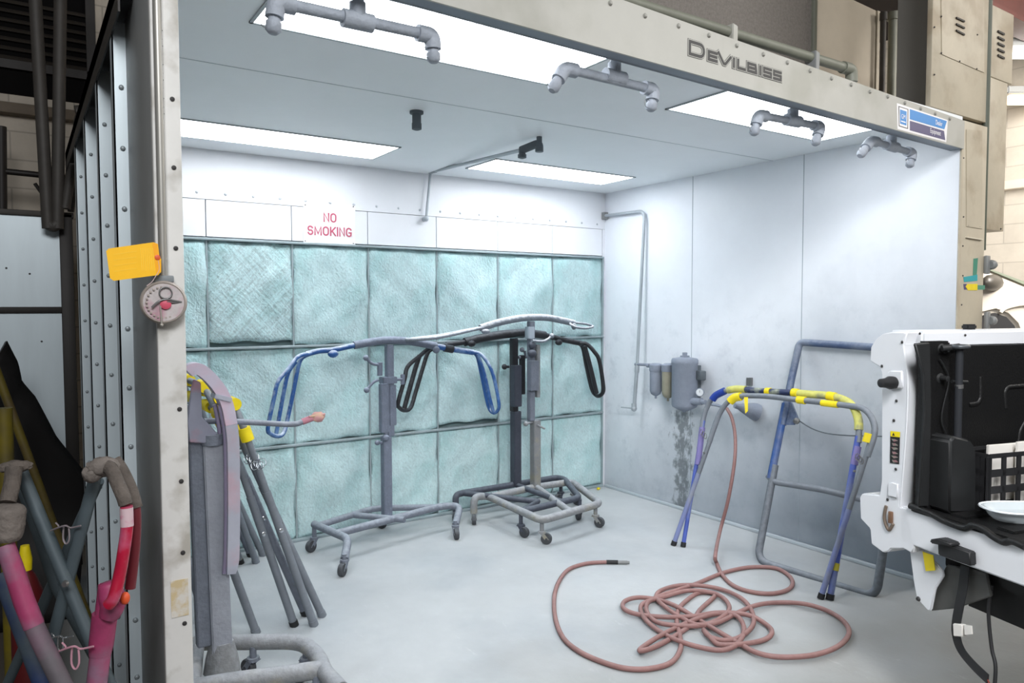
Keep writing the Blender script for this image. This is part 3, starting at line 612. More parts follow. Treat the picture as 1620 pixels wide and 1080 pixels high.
obj('door_drip', MB().prism([D(1527, 374.5), D(1552, 378.5), D(1552, 380), D(1527, 376)], V(0, -.012, 0)), mat('pale_trim', (222, 214, 196), .5), t)
for q in ((1524, 343), (1523, 389), (1521, 482), (1523, 436), (1524, 250), (1531, 357), (1549, 359)): obj('screw', MB().lathe(D(*q), (0, -1, 0), [(.005, 0), (.003, .004)], 8), dark_bolt, t)
obj('edge_pipe', MB().cyl((.302, YF+.03, 1.85), (.302, YF+.03, 3.7), .018, 14), mat('pipe_olive', (86, 92, 80), .5, var=.1), t)
for yy in (419, 507):
    q = D(1561, yy); hb_ = obj('hinge', MB().box(q+V(-.04, -.02, -.05), q+V(.0, -.0, .05), .004), galv_grey, t)
    obj('knob', MB().lathe(q+V(-.01, -.02, 0), (1, -.2, 0), [(.02, 0), (.028, .01), (.024, .03), (.008, .055), (.001, .06)], 14), galv_grey, hb_)
tp = thing('tape_marks', 'strips of teal, green and yellow tape stuck on the cream column', 'tape', D(1535, 440))
E_ = lambda x, y: D(x, y, .0005)
obj('green_strip', MB().prism([E_(1540, 409), E_(1547, 408), E_(1545, 436), E_(1539, 436)], V(0, -.0008, 0)), green_tape, tp)
obj('teal_strip', MB().prism([E_(1524, 438), E_(1537, 436), E_(1546, 434), E_(1546, 444), E_(1525, 446)], V(0, -.0014, 0)), teal_tape, tp)
obj('purple_strip', MB().prism([E_(1524, 449), E_(1529, 449), E_(1529, 458), E_(1525, 458)], V(0, -.0008, 0)), sign_purple, tp)
obj('yellow_strip', MB().prism([E_(1527, 453), E_(1531, 449), E_(1546, 449), E_(1546, 459), E_(1531, 459)], V(0, -.0016, 0)), yellow_pad, tp)
obj('grey_teal_strip', MB().prism([E_(1546, 451), E_(1558, 451), E_(1558, 458), E_(1546, 458)], V(0, -.0008, 0)), green_tape, tp)
t = thing('louvred_box', 'cream louvred sheet metal box hung on the right of the control column', 'box', (.4, -2.7, 1.95))
xr = yk(1602, 100, YF+.05).x; xr2 = yk(1591, 300, YF+.05).x
obj('upper_box', MB().box((.322, YF+.05, yk(1600, 133, YF+.05).z), (xr, YF+.4, yk(1600, 22, YF+.05).z), .003), cream, t)
obj('lower_box', MB().box((.322, YF+.055, yk(1590, 366, YF+.05).z), (xr2, YF+.38, yk(1600, 133, YF+.05).z), .003), cream, t)
for k in range(5): obj('louvre', MB().prism([yk(1578, 48+k*9.5, YF+.048), yk(1588, 53+k*9.5, YF+.048), yk(1588, 56+k*9.5, YF+.048), yk(1578, 51+k*9.5, YF+.048)], V(0, -.006, 0)), dark_steel, t)
obj('screw', MB().lathe(yk(1583, 362, YF+.055), (0, -1, 0), [(.006, 0), (.004, .004)], 8), dark_bolt, t)

# ------------------------------------------------------------------ ceiling lights
lab = ['largest ceiling light panel at the front left above the pipe nozzles', 'front right ceiling light panel beside the header end', 'rear left ceiling light panel above the no smoking sign', 'rear right ceiling light panel near the back corner']
for i, (x0, x1, y0, y1) in enumerate(((-3.48, -2.23, -2.62, -2.18), (-1.52, -.27, -2.62, -2.18), (-3.47, -2.225, -.71, -.29), (-1.57, -.34, -.735, -.345))):
    t = thing('ceiling_light', 'lit white ' + lab[i], 'light', ((x0+x1)/2, (y0+y1)/2, HC), 'ceiling light panels')
    obj('diffuser', MB().box((x0+.012, y0+.012, HC-.004), (x1-.012, y1-.012, HC-.0005)), (light_on, light_soft, light_on, light_strong)[i], t)
    fr = MB().box((x0, y0, HC-.006), (x1, y0+.012, HC)).box((x0, y1-.012, HC-.006), (x1, y1, HC)).box((x0, y0, HC-.006), (x0+.012, y1, HC)).box((x1-.012, y0, HC-.006), (x1, y1, HC))
    obj('frame', fr, mat('light_frame', (170, 178, 182), .5), t)

# pipe nozzles under the header
def nozzle_pipe(top, tee, L, Ldn, Rr, Rdn, label, y):
    Q = lambda p: yk(p[0], p[1], y)
    T = Q(tee); t = thing('nozzle_pipe', label, 'pipe', Q(top), 'pipe nozzles hanging at the booth opening')
    obj('drop_pipe', MB().tube([V(T.x, y, zb(T.x)+.02) if top[1] > 0 else Q(top), T], .017, 14), pipe_grey, t)
    l, r = Q(L), Q(Rr); ax_ = (r-l).normalized()
    obj('tee', MB().tube([T-ax_*.045, T-ax_*.03, T+ax_*.03, T+ax_*.045], .026, 14).tube([T, T+V(0, 0, .05)], .024, 14), pipe_grey, t)
    obj('crossbar', MB().tube([l, r], .0165, 14), pipe_grey, t)
    for e, dn, s_ in ((l, Q(Ldn), 1), (r, Q(Rdn), -1)):
        d_ = (dn-e); 
        eb = obj('elbow', MB().tube(fillet([e+ax_*.05*s_, e-ax_*.0*s_, e+d_*.55], .035, 8), .025, 14), pipe_grey, t)
        obj('nozzle', MB().lathe(e+d_*.5, d_, [(.017, 0), (.017, d_.length*.2), (.021, d_.length*.22), (.021, d_.length*.5), (.012, d_.length*.62)], 14), pipe_grey, eb)
        obj('chain_ring', MB().tube([e+d_*.75+V(-.024+.012*math.cos(a), -.0, .016*math.sin(a)) for a in [2*PI*j/14 for j in range(14)]], .0012, 5, closed=True), bolt_m, eb)
yn = YF+.11
nozzle_pipe((567, -6), (566, 33), (437, 3), (432, 48), (684, 57), (686, 95), 'first and largest grey pipe nozzle, over the front left light panel', yn)
nozzle_pipe((985, 88), (972, 122), (893, 108), (875, 140), (1034, 142), (1030, 172), 'second grey pipe nozzle from the left, just below the header middle', yn)
nozzle_pipe((1257, 165), (1254, 191), (1200, 182), (1193, 210), (1298, 200), (1290, 226), 'third grey pipe nozzle from the left, over the front right light panel', yn)
nozzle_pipe((1412, 210), (1410, 231), (1378, 222), (1362, 244), (1443, 242), (1439, 262), 'rightmost grey pipe nozzle, in front of the right wall', yn)
q = fl(659, 176, HC)
t = thing('ceiling_nozzle', 'short dark nozzle hanging alone from the middle of the booth ceiling', 'nozzle', q)
obj('flange', MB().lathe(q, (0, 0, -1), [(.034, 0), (.034, .012), (.03, .014)], 18), pipe_dark, t)
obj('stem', MB().lathe(q+V(0, 0, -.012), (0, 0, -1), [(.022, 0), (.022, .045), (.024, .047), (.024, .075), (.012, .08)], 18), pipe_dark, t)
# conduit on the back ceiling with nozzle
a1 = fl(826, 237, HC-.06); a0 = yk(681, 272, -.05); a0.y = -.05
a0 = V(yk(681, 272, -.045).x, -.045, yk(681, 272, -.045).z); a2 = V(yk(674, 346, -.045).x, -.045, yk(674, 346, -.045).z)
t = thing('sensor_conduit', 'thin steel conduit from the back wall to a nozzle under the booth ceiling', 'conduit', a2)
p1 = a1; obj('ceiling_run', MB().tube([p1, a0], .011, 12), conduit_m, t)
obj('wall_drop', MB().tube([a0, a2], .0095, 12), conduit_m, t)
obj('bend', MB().ball(a0, .017).cyl(a0, a0+(p1-a0).normalized()*.09, .0145, 12), conduit_m, t)
obj('end_elbow', MB().ball(a2, .02).cyl(a2, a2+V(0, .035, 0), .018, 12), conduit_m, t)
dd = fl(858, 224, HC-.03)
hd = obj('nozzle_head', MB().tube(fillet([p1-(dd-p1)*.05, p1+(dd-p1)*.85, p1+(dd-p1)*.85+V(0, 0, -.05)], .04), [.023]*9, 14).cyl(dd-(dd-p1)*.15, dd-(dd-p1)*.15+V(0, 0, .05), .016, 12), pipe_dark, t)
obj('nozzle_tip', MB().lathe(p1+V(0, 0, .005), (0, 0, -1), [(.02, 0), (.02, .03), (.025, .032), (.025, .05), (.01, .055)], 16), pipe_dark, hd)

# no smoking sign
B = lambda x, y, d=.006: yk(x, y, -d)
t = thing('no_smoking_sign', 'white sign with red words NO SMOKING on the back wall', 'sign', B(521, 385))
obj('sign_plate', MB().prism([B(480, 321), B(562, 324), B(562, 387), B(480, 383)], V(0, .004, 0)), sign_white, t)
for q in ((483, 324), (559, 327), (483, 381), (559, 385)): obj('screw', MB().lathe(B(*q), (0, -1, 0), [(.004, 0), (.003, .003)], 8), dark_bolt, t)
def arc(cx, cy, rx, ry, a0, a1, n=10): return [(cx+rx*math.cos(math.radians(a0+(a1-a0)*i/n)), cy+ry*math.sin(math.radians(a0+(a1-a0)*i/n))) for i in range(n+1)]
GL = {'N': (.50, [([(0, 0), (0, 1), (.50, 0), (.50, 1)], 0)]),
      'O': (.54, [(arc(.27, .68, .27, .32, 0, 180)+arc(.27, .32, .27, .32, 180, 360), 1)]),
      'S': (.48, [(arc(.24, .74, .24, .26, 20, 250, 10)+arc(.24, .27, .24, .27, 75, -165, 10), 0)]),
      'M': (.66, [([(0, 0), (0, 1), (.33, .12), (.66, 1), (.66, 0)], 0)]),
      'K': (.50, [([(0, 0), (0, 1)], 0), ([(.50, 1), (.02, .38)], 0), ([(.16, .56), (.52, 0)], 0)]),
      'I': (.0, [([(0, 0), (0, 1)], 0)]),
      'G': (.52, [(arc(.27, .68, .26, .32, 25, 180)+arc(.27, .32, .27, .32, 180, 330)+[(.52, .44), (.30, .44)], 0)])}
def word(name, w, c, hgt, m_, parent, r=.075, gap=.26):
    tot = sum(GL[ch][0] for ch in w)+gap*(len(w)-1); x = -tot/2; mb = MB()
    kk = 0
    for ch in w:
        for pts, cl in GL[ch][1]:
            kk += 1; ribbon(mb, [((x+px_)*hgt, (py_-.5)*hgt*(1-2*r)) for px_, py_ in (pts[:-1] if cl else pts)], r*hgt, lambda v, kk=kk: c+V(v.x, -.00003*kk, v.y), V(0, -.0006, 0), bool(cl))
        x += GL[ch][0]+gap
    bmesh.ops.recalc_face_normals(mb.bm, faces=mb.bm.faces[:]); obj(name, mb, m_, parent)
word('word_no', 'NO', B(522, 344.2, .007), .062, sign_red, t); word('word_smoking', 'SMOKING', B(522, 365.8, .007), .062, sign_red, t)

# ------------------------------------------------------------------ right wall services
R_ = lambda x, y, d=.05: xk(x, y, -d)
cpts = [V(-.06, .0, 2.29), V(-.06, -.60, 2.285), None, None]
a = xk(958, 341, -.03); b = xk(1020, 333, -.03); c_ = xk(1008, 578, -.09); d_ = xk(1003, 646, -.09); e_ = xk(983, 644, -.09)
t = thing('air_conduit', 'slim steel air pipe bent across and down the right wall', 'pipe', d_)
obj('pipe_run', MB().tube(fillet([V(-.03, -.035, a.z), b, c_], .07, 8), .0125, 12), conduit_m, t)
obj('coupling', MB().lathe(c_+(b-c_).normalized()*.0, (c_-b), [(.017, 0), (.019, .01), (.019, .05), (.015, .06)], 14), conduit_m, t)
obj('tail_pipe', MB().tube([c_, d_], .0145, 12), conduit_m, t)
obj('valve_elbow', MB().ball(d_, .025).cyl(d_, d_+V(0, 0, .04), .02, 12), conduit_m, t)
obj('valve_lever', MB().obox((d_+e_)/2+V(0, 0, .0), (e_-d_), V(.012, 0, 0), V(0, 0, .008)), conduit_m, t)
obj('wall_clamp', MB().box((-.045, -.045, a.z-.03), (-.0005, -.006, a.z+.03), .004), galv_grey, t)
# bowls
zc = xk(1036, 578, -.1).z
t = thing('feed_pipe', 'short grey horizontal air pipe joining the filter bowls on the right wall', 'pipe', xk(1020, 577, -.09))
obj('run', MB().tube([xk(1005, 576, -.09), xk(1075, 579, -.09)], .011, 12), canister_m, t)
obj('union', MB().cyl(xk(1026, 578, -.09)+V(0, .014, 0), xk(1026, 578, -.09)+V(0, -.014, 0), .017, 8), canister_m, t)
tan_bowl = mat('tan_bowl', (150, 146, 128), .6, var=.12, vscale=20)
for (px, bot, m_, lb) in ((1037.5, 628, canister_m, 'left grey filter bowl'), (1057, 632, tan_bowl, 'tan rusty filter bowl')):
    c0 = xk(px, 600, -.1); ztop = xk(px, 577, -.1).z; zbot = xk(px, bot, -.1).z
    t = thing('filter_bowl', lb + ' hanging from the air pipe on the right wall', 'filter', V(c0.x, c0.y, zbot), 'air filter bowls')
    R0 = .046; hgt = ztop-zbot
    obj('head', MB().lathe(V(c0.x, c0.y, ztop+.012), (0, 0, -1), [(.03, 0), (.05, .012), (.052, .05), (.048, .062)], 20), canister_m, t)
    obj('bowl', MB().lathe(V(c0.x, c0.y, ztop-.04), (0, 0, -1), [(.044, 0), (R0, .015), (R0, hgt-.09), (.036, hgt-.065), (.016, hgt-.052), (.008, hgt-.05), (.008, hgt-.03), (.002, hgt-.028)], 20), m_, t)
c0 = xk(1083, 604, -.12); ztop = xk(1083, 565, -.12).z; zbot = xk(1083, 643, -.12).z; hgt = ztop-zbot
t = thing('air_canister', 'large round grey air filter canister on the right wall', 'canister', V(c0.x, c0.y, zbot))
obj('body', MB().lathe(V(c0.x, c0.y, zbot), (0, 0, 1), [(.03, -.03), (.055, -.018), (.088, 0), (.093, .012), (.093, hgt-.05), (.097, hgt-.045), (.097, hgt-.02), (.09, hgt-.008), (.04, hgt), (.03, hgt+.004)], 32), canister_m, t)
obj('cap_nut', MB().lathe(V(c0.x, c0.y, ztop), (0, 0, 1), [(.034, 0), (.034, .012), (.018, .013), (.018, .035), (.008, .036)], 8), canister_m, t)
obj('drain', MB().lathe(V(c0.x, c0.y, zbot-.02), (0, 0, -1), [(.02, 0), (.018, .014), (.006, .022)], 10), canister_m, t)
obj('mount', MB().box((c0.x+.05, c0.y-.05, zbot+.06), (0, c0.y+.05, ztop-.06), .004), pipe_dark, t)
obj('side_port', MB().cyl(xk(1072, 632, -.19), xk(1072, 632, -.15), .02, 14).ball(xk(1072, 632, -.19), .021), canister_m, t)
gq = xk(1108, 620, -.13)
obj('outlet', MB().tube([xk(1094, 634, -.13), xk(1110, 635, -.13)], .026, 14).cyl(xk(1110, 635, -.13)+V(0, .02, 0), xk(1116, 636, -.13), .017, 12), canister_m, t)
gm = MB().lathe(gq, (-1, -.6, 0), [(.028, 0), (.03, .004), (.03, .022), (.026, .024)], 20)
g = obj('gauge', gm, canister_m, t)
obj('gauge_face', MB().lathe(gq+V(-1, -.6, 0).normalized()*.022, (-1, -.6, 0), [(.025, 0), (.025, .003), (.001, .0035)], 20), mat('gauge_white', (214, 218, 222), .4), g)
obj('gauge_needle', MB().tube([gq+V(-1, -.6, 0).normalized()*.027, gq+V(-1, -.6, 0).normalized()*.027+V(0, 0, .015)], .0015, 5), rubber, g)
obj('regulator', MB().box(xk(1105, 595, -.1)+V(0, -.03, -.03), xk(1105, 595, -.1)+V(.05, .03, .04), .008), pipe_dark, t)
# small bracket
t = thing('wall_bracket', 'tiny slotted metal bracket on the right wall above the stand', 'bracket', xk(1186, 608, -.012))
for dx in (1184, 1188): obj('prong', MB().box(xk(dx, 610, -.012)-V(.004, .005, 0), xk(dx, 597, -.0)+V(0, .005, 0)), bolt_m, t)
obj('plate', MB().box((-.006, xk(1189, 604, 0).y, xk(1186, 607, 0).z), (0, xk(1183, 604, 0).y, xk(1186, 601, 0).z)), bolt_m, t)
# cone-shaped gun cup behind the stand
q = xk(1190, 648, -.08)
t = thing('hose_outlet', 'grey conical hose outlet on the right wall behind the folding stand', 'outlet', q)
obj('cone', MB().lathe(V(0, xk(1198, 652, 0).y, xk(1198, 652, 0).z), (-1, .5, .35), [(.062, 0), (.055, .04), (.035, .10), (.02, .14), (.018, .17)], 20), canister_m, t)

# ------------------------------------------------------------------ hose
h = [(880, 60), (888, 100), (910, 150), (960, 205), (1040, 240), (1150, 255), (1240, 240), (1277, 205), (1255, 160), (1190, 125), (1090, 118), (1000, 128), (900, 155), (780, 205),
     (690, 235), (600, 265), (535, 300), (530, 350), (580, 400), (680, 418), (800, 420), (900, 400), (1000, 350), (1100, 312), (1220, 300), (1350, 310), (1470, 350), (1550, 410), (1562, 470), (1500, 530), (1380, 570), (1220, 580),
     (1100, 560), (1000, 510), (880, 440), (780, 380), (680, 320), (580, 285), (480, 275), (415, 295), (410, 330), (470, 358), (600, 374), (760, 372), (900, 352), (1050, 365), (1150, 420), (1168, 462), (1120, 495), (1000, 515), (900, 515), (860, 485), (820, 440), (850, 475), (930, 495), (1010, 475), (1075, 410), (1060, 330), (1000, 270), (900, 230), (780, 212), (680, 215), (600, 240), (578, 275), (620, 320), (700, 375), (790, 415), (880, 395), (950, 340), (930, 285), (860, 250), (740, 240), (620, 270),
     (520, 300), (497, 335), (520, 385), (590, 445), (700, 500), (850, 540), (940, 540), (1005, 500), (1027, 430), (990, 370), (900, 358), (800, 380), (700, 420), (600, 470), (520, 520), (493, 548), (560, 532), (660, 480), (760, 410), (800, 340), (880, 260), (800, 250), (740, 285), (695, 330), (682, 390), (700, 480), (700, 545), (650, 610), (540, 640), (420, 638), (300, 605), (180, 550), (100, 480), (60, 380), (55, 270), (80, 190), (130, 130), (220, 100), (322, 93)]
pts = []
up = [V(-.02, xk(1150, 640, -.02).y, xk(1150, 640, -.02).z)]
dropx = [(1150, 646, -.12), (1158, 662, -.16), (1163, 690, -.22), (1162, 730, -.30), (1152, 790, -.38), (1139, 840, -.44)]
for (x, y, d) in dropx: pts.append(xk(x, y, d))
for k, (x, y) in enumerate(h):
    zz = .0125 + (.016*abs(math.sin(k*1.7)) if 13 < k < len(h)-22 else 0) + (.05 if k == 0 else 0)
    pts.append(fl(860+x/3.24, 860+y/3.24, zz))
t = thing('air_hose', 'long dusty red air hose looped in a pile on the booth floor', 'hose', (-1.5, -2.0, 0))
obj('hose', MB().tube(spline(pts, 6), .0115, 10), hose_m, t)
e0 = fl(860+322/3.24, 860+93/3.24, .0125); e1 = fl(860+440/3.24, 860+95/3.24, .0125)
obj('coupling', MB().tube([e0, e0+(e1-e0)*.5], .0125, 12), rubber, t)
obj('fitting', MB().tube([e0+(e1-e0)*.45, e0+(e1-e0)*.9, e0+(e1-e0)*.92, e1], [.0105, .0105, .008, .008], 12), galv_grey, t)
obj('wall_nipple', MB().tube([xk(1118, 638, -.12), xk(1135, 641, -.12), xk(1150, 646, -.12)], .010, 10), canister_m, t)

# ------------------------------------------------------------------ caster
def caster(parent, top, r=.036, yaw=0.0, m_=None, trail=.03, zt_=None):
    """caster below the point `top`; wheel rests on the floor"""
    top = Vector(top); c = V(top.x+trail*math.cos(yaw), top.y+trail*math.sin(yaw), r); axl = V(-math.sin(yaw), math.cos(yaw), 0)
    f = MB(); f.lathe(V(top.x, top.y, top.z), (0, 0, -1), [(.014, -.01), (.014, max(top.z-2.1*r-.01, .01)), (.026, max(top.z-2.1*r-.01, .011)), (.026, max(top.z-2.0*r, .02))], 12)
    for s_ in (-1, 1):
        a = V(top.x, top.y, 2.1*r)+axl*s_*.019; b = c+axl*s_*.019
        f.obox((a+b)/2, (a-b)*1.15, axl*.003, V(math.cos(yaw), math.sin(yaw), 0)*.028)
    f.obox(V(top.x, top.y, 2.08*r), V(math.cos(yaw), math.sin(yaw), 0)*.045, axl*.041, V(0, 0, .004))
    fk = obj('caster', f, m_ or stand_grey, parent)
    obj('wheel', MB().lathe(c-axl*.014, axl, [(r*.5, -.001), (r*.93, .0), (r, .005), (r, .023), (r*.93, .028), (r*.5, .029)], 22).lathe(c-axl*.021, axl, [(.009, 0), (.009, .042)], 10), wheel_m, fk)
    return fk

# ------------------------------------------------------------------ bumper stand 1 (blue)
def loop_end(parent, strands, bottom_mid, m_, r, flatdir):
    pass
ZB = .17
Bz = lambda x, y, z=ZB: fl(x, y, z)
t = thing('bumper_stand', 'rolling bumper stand with blue bar and end loops, nearest the left', 'stand', (-2.2, -.35, 0), 'rolling bumper stands')
A0, A1, A2 = Bz(497, 829), Bz(537, 846), V(-2.652, -.77, .1)
A2 = fl(545, 884, .09)
bf = obj('base_frame', MB().tube(fillet([A0, A1, A1+(A1-A0).normalized()*.10, V(A2.x, A2.y, .09)], .07, 6), .024, 14)
    .tube(fillet([A1-(A1-A0)*.12, Bz(700, 800), Bz(728, 800), V(-1.775, -.54, .09)], .09, 8), .024, 14)
    .tube(fillet([A0+(A1-A0)*.15, Bz(590, 804), Bz(625, 803), Bz(700, 802)], .08, 6), .021, 14)
    .tube([Bz(556, 814), Bz(640, 822)], .02, 14), stand_grey, t)
caster(t, V(A0.x, A0.y, .15), .038, 3.6); caster(t, V(A2.x, A2.y, .11), .038, 3.9); caster(t, V(-1.775, -.54, .11), .038, 4.4); caster(t, V(-2.08, -.09, .15), .034, 2.0)
pb = Bz(612, 812); yp = pb.y
Y1 = lambda x, y, d=0: yk(x, y, yp-d)
zmid = Y1(612, 690).z
obj('post', MB().obox(V(pb.x, yp, (.15+zmid)/2), V(.058, 0, 0), V(0, .058, 0), V(0, 0, zmid-.15), .004), bluegrey_m, t)
obj('inner_post', MB().obox(V(Y1(616, 600).x, yp, (zmid+Y1(612, 545).z)/2), V(.048, 0, 0), V(0, .048, 0), V(0, 0, Y1(612, 545).z-zmid), .004), bluegrey_m, t)
sl = obj('sleeve', MB().obox((Y1(604, 606)+Y1(604, 683))/2+V(0, -.03, 0), V(.05, 0, 0), V(0, .05, 0), V(0, 0, (Y1(604, 606)-Y1(604, 683)).z), .004).obox(Y1(614, 601), V(.10, 0, 0), V(0, .075, 0), V(0, 0, .045), .004), bluegrey_m, t)
obj('counterpost', MB().obox((Y1(619, 608)+Y1(619, 672))/2+V(0, -.01, 0), V(.05, 0, 0), V(0, .04, 0), V(0, 0, (Y1(619, 608)-Y1(619, 672)).z), .004), bluegrey_m, t)
for (a, b, c) in (((602, 577), (589, 575), (579, 566)), ((598, 601), (590, 605), (580, 617))):
    obj('crank', MB().tube(spline([Y1(*a, .04), Y1(*b, .05), Y1(*c, .05)], 5), .010, 10).ball(Y1(*c, .05), .019), bluegrey_m, t)
obj('crank_hub', MB().cyl(Y1(601, 573, .04), Y1(601, 594, .04), .017, 12), bluegrey_m, t)
obj('knob', MB().obox(Y1(637, 600, .02), V(.03, 0, 0), V(0, .012, 0), V(0, 0, .07), .004).cyl(Y1(626, 600, .02), Y1(636, 600, .02), .01, 8), bluegrey_m, t)
obj('lower_knob', MB().ball(Y1(610, 692, .04), .024).tube([Y1(611, 673, .04), Y1(610, 692, .04)], .013, 10).ball(Y1(597, 700, .0), .018).cyl(Y1(597, 700), Y1(608, 700), .01, 8), bluegrey_m, t)
bar = [Y1(484, 560), Y1(505, 555), Y1(528, 553), Y1(560, 546), Y1(590, 540.5), Y1(615, 538), Y1(650, 540), Y1(690, 547.5), Y1(720, 553), Y1(748, 557)]
obj('cross_bar', MB().tube(spline(bar[3:8], 6), .026, 8, flat=1.0), bluegrey_m, t, 'chalky blue grey middle bar')
obj('arm', MB().tube(spline(bar[:4], 6), .017, 10), blue_m, t, 'bright blue left arm'); obj('arm', MB().tube(spline(bar[7:], 6), .02, 10), blue_m, t, 'bright blue right arm')
obj('bar_stripe', MB().tube([Y1(703, 550), Y1(716, 552.5)], .0275, 10), black_paint, t, 'black band on the blue bar')
obj('stop_knob', MB().ball(Y1(527, 559.5, .01), .032, 2, (1.1, .8, .8)), blue_m, t); obj('stop_knob', MB().ball(Y1(690, 553, .02), .026, 2), bluegrey_m, t)
rb = .0125
lo = [Y1(492, 559, .05), Y1(472, 564, .10), Y1(455, 585, .13), Y1(440, 604, .15), Y1(433, 632, .16), Y1(424, 676, .16), Y1(428, 686, .13), Y1(440, 690, .08), Y1(449, 684, .03), Y1(455, 662, .0), Y1(464, 620), Y1(472, 580), Y1(478, 566), Y1(492, 559)]
obj('end_loop', MB().tube(spline(lo, 6), rb, 10), blue_m, t)
obj('loop_strand', MB().tube(spline([Y1(468, 572, .08), Y1(456, 590, .08), Y1(449, 620, .08), Y1(437, 686, .08)], 6), rb, 10), blue_m, t)
ro = [Y1(742, 556), Y1(754, 562), Y1(760, 585), Y1(769, 628), Y1(774, 646), Y1(781, 653, .05), Y1(788, 648, .1), Y1(789, 636, .13), Y1(782, 600, .13), Y1(774, 578, .12), Y1(760, 560, .06), Y1(742, 556)]
obj('end_loop', MB().tube(spline(ro, 6), rb, 10), blue_m, t)
obj('loop_strand', MB().tube(spline([Y1(756, 560, .05), Y1(766, 590, .06), Y1(775, 630, .06), Y1(781, 652, .06)], 6), rb, 10), blue_m, t)

# ------------------------------------------------------------------ bumper stand 2 (black, at the back)
t = thing('bumper_stand', 'rolling bumper stand with black bar and black end loops close to the back wall', 'stand', (-.9, -.25, 0), 'rolling bumper stands')
yb = -.16
Y2 = lambda x, y, d=0: yk(x, y, yb-d)
c1, c2, c3, c4 = Y2(722, 775), Y2(880, 751), Bz(917, 787), Bz(824, 809)
c1.z = c2.z = .185; c1.y = c2.y = yb
obj('base_frame', MB().tube(fillet([V(c1.x-.02, c1.y-.03, .08), V(c1.x-.02, c1.y-.02, .185), c1+V(.06, 0, 0), c2, c2+V(.02, -.08, 0), c3, c4], .06, 6), .023, 14)
    .tube([V(Y2(816, 760).x, yb, .18), V(-1.02, c4.y+.03, .17)], .02, 14).tube([c1+V(.05, 0, 0), V(-1.15, -.62, .17), c4], .021, 12), stand_dark, t)
caster(t, V(c1.x-.02, c1.y-.03, .1), .036, 4.0, stand_dark); caster(t, c2+V(.0, -.06, -.02), .036, 3.3, stand_dark); caster(t, c3+V(0, 0, -.02), .036, 1.2, stand_dark); caster(t, c4+V(0, 0, -.02), .036, 5.0, stand_dark)
px_ = Y2(816, 700).x
zm = Y2(816, 650).z; ztp = Y2(812, 535).z
obj('post', MB().obox(V(px_, yb, (.18+zm)/2), V(.064, 0, 0), V(0, .064, 0), V(0, 0, zm-.18), .004), stand_dark, t)
obj('inner_post', MB().obox(V(Y2(813, 560).x, yb, (zm+ztp)/2), V(.05, 0, 0), V(0, .05, 0), V(0, 0, ztp-zm), .004), black_paint, t)
obj('sleeve', MB().obox((Y2(813, 577)+Y2(813, 642))/2+V(-.0, -.03, 0), V(.068, 0, 0), V(0, .06, 0), V(0, 0, (Y2(813, 577)-Y2(813, 642)).z), .004), stand_dark, t)
obj('side_rack', MB().obox((Y2(826, 570)+Y2(826, 615))/2, V(.035, 0, 0), V(0, .04, 0), V(0, 0, .3), .003), black_paint, t)
obj('knob', MB().cyl(Y2(805, 580), Y2(797, 580), .010, 8).ball(Y2(798, 580), .022), black_paint, t)
obj('crank', MB().tube([Y2(820, 565), Y2(832, 565), Y2(830, 555)], .012, 10).ball(Y2(826, 553), .02), stand_grey, t)
bar = [Y2(706, 545), Y2(735, 541), Y2(765, 534), Y2(800, 528.5), Y2(830, 526.5), Y2(862, 530), Y2(890, 537), Y2(920, 543)]
obj('cross_bar', MB().tube(spline(bar[1:6], 6), .032, 10), black_paint, t)
obj('arm', MB().tube(spline(bar[:2], 6), .02, 10), black_paint, t); obj('arm', MB().tube(spline(bar[5:], 6), .022, 10), black_paint, t)
for q in ((746, 543.5), (884, 541.5)): obj('stop_knob', MB().ball(Y2(q[0], q[1], .03), .03, 2, (1.1, .8, .8)), black_paint, t)
lo = [Y2(706, 545, .03), Y2(680, 551, .08), Y2(664, 563, .12), Y2(645, 580, .12), Y2(640, 600, .13), Y2(630, 636, .13), Y2(632, 645, .1), Y2(641, 649, .06), Y2(650, 644, .02), Y2(657, 622), Y2(668, 585), Y2(676, 560), Y2(684, 552), Y2(706, 545)]
obj('end_loop', MB().tube(spline(lo, 6), .0145, 10), black_paint, t)
obj('loop_strand', MB().tube(spline([Y2(664, 562, .06), Y2(658, 580, .06), Y2(648, 615, .06), Y2(639, 648, .06)], 6), .0165, 10), black_paint, t)
ro = [Y2(915, 543), Y2(922, 550), Y2(928, 580), Y2(936, 614), Y2(942, 624), Y2(948, 626, .05), Y2(954, 620, .09), Y2(954, 606, .1), Y2(948, 570, .1), Y2(940, 556, .09), Y2(928, 544, .05), Y2(915, 543)]
obj('end_loop', MB().tube(spline(ro, 6), .0165, 10), black_paint, t)
obj('loop_strand', MB().tube(spline([Y2(925, 547, .05), Y2(934, 580, .06), Y2(944, 622, .06)], 6), .018, 10), black_paint, t)

# ------------------------------------------------------------------ bumper stand 3 (white frosted bar, front of the pair)
t = thing('bumper_stand', 'grey rolling bumper stand topped by a white frosted bar, front of the right pair', 'stand', (-1.0, -.6, 0), 'rolling bumper stands')
b1, b2, b3, b4 = Bz(770, 784), Bz(857, 823), Bz(950, 796), Bz(905, 762)
pq = Bz(848, 770)
obj('base_frame', MB().tube(fillet([V(-1.50, -.32, .08), V(-1.50, -.32, .19), b1, b2, b3, b4, pq, Bz(778, 785)], .07, 6), .026, 14)
    .tube([pq, Bz(903, 810)], .024, 14), stand_tan, t)
for c, yw in ((V(-1.50, -.32, .1), 4.2), (b2+V(.03, .04, -.02), 5.6), (b3+V(-.02, .03, -.02), 5.2), (b4+V(-.01, -.03, -.02), 5.2)): caster(t, c, .037, yw, stand_tan)
yw_ = pq.y
Y3 = lambda x, y, d=0: yk(x, y, yw_-d)
zm = Y3(843, 665).z
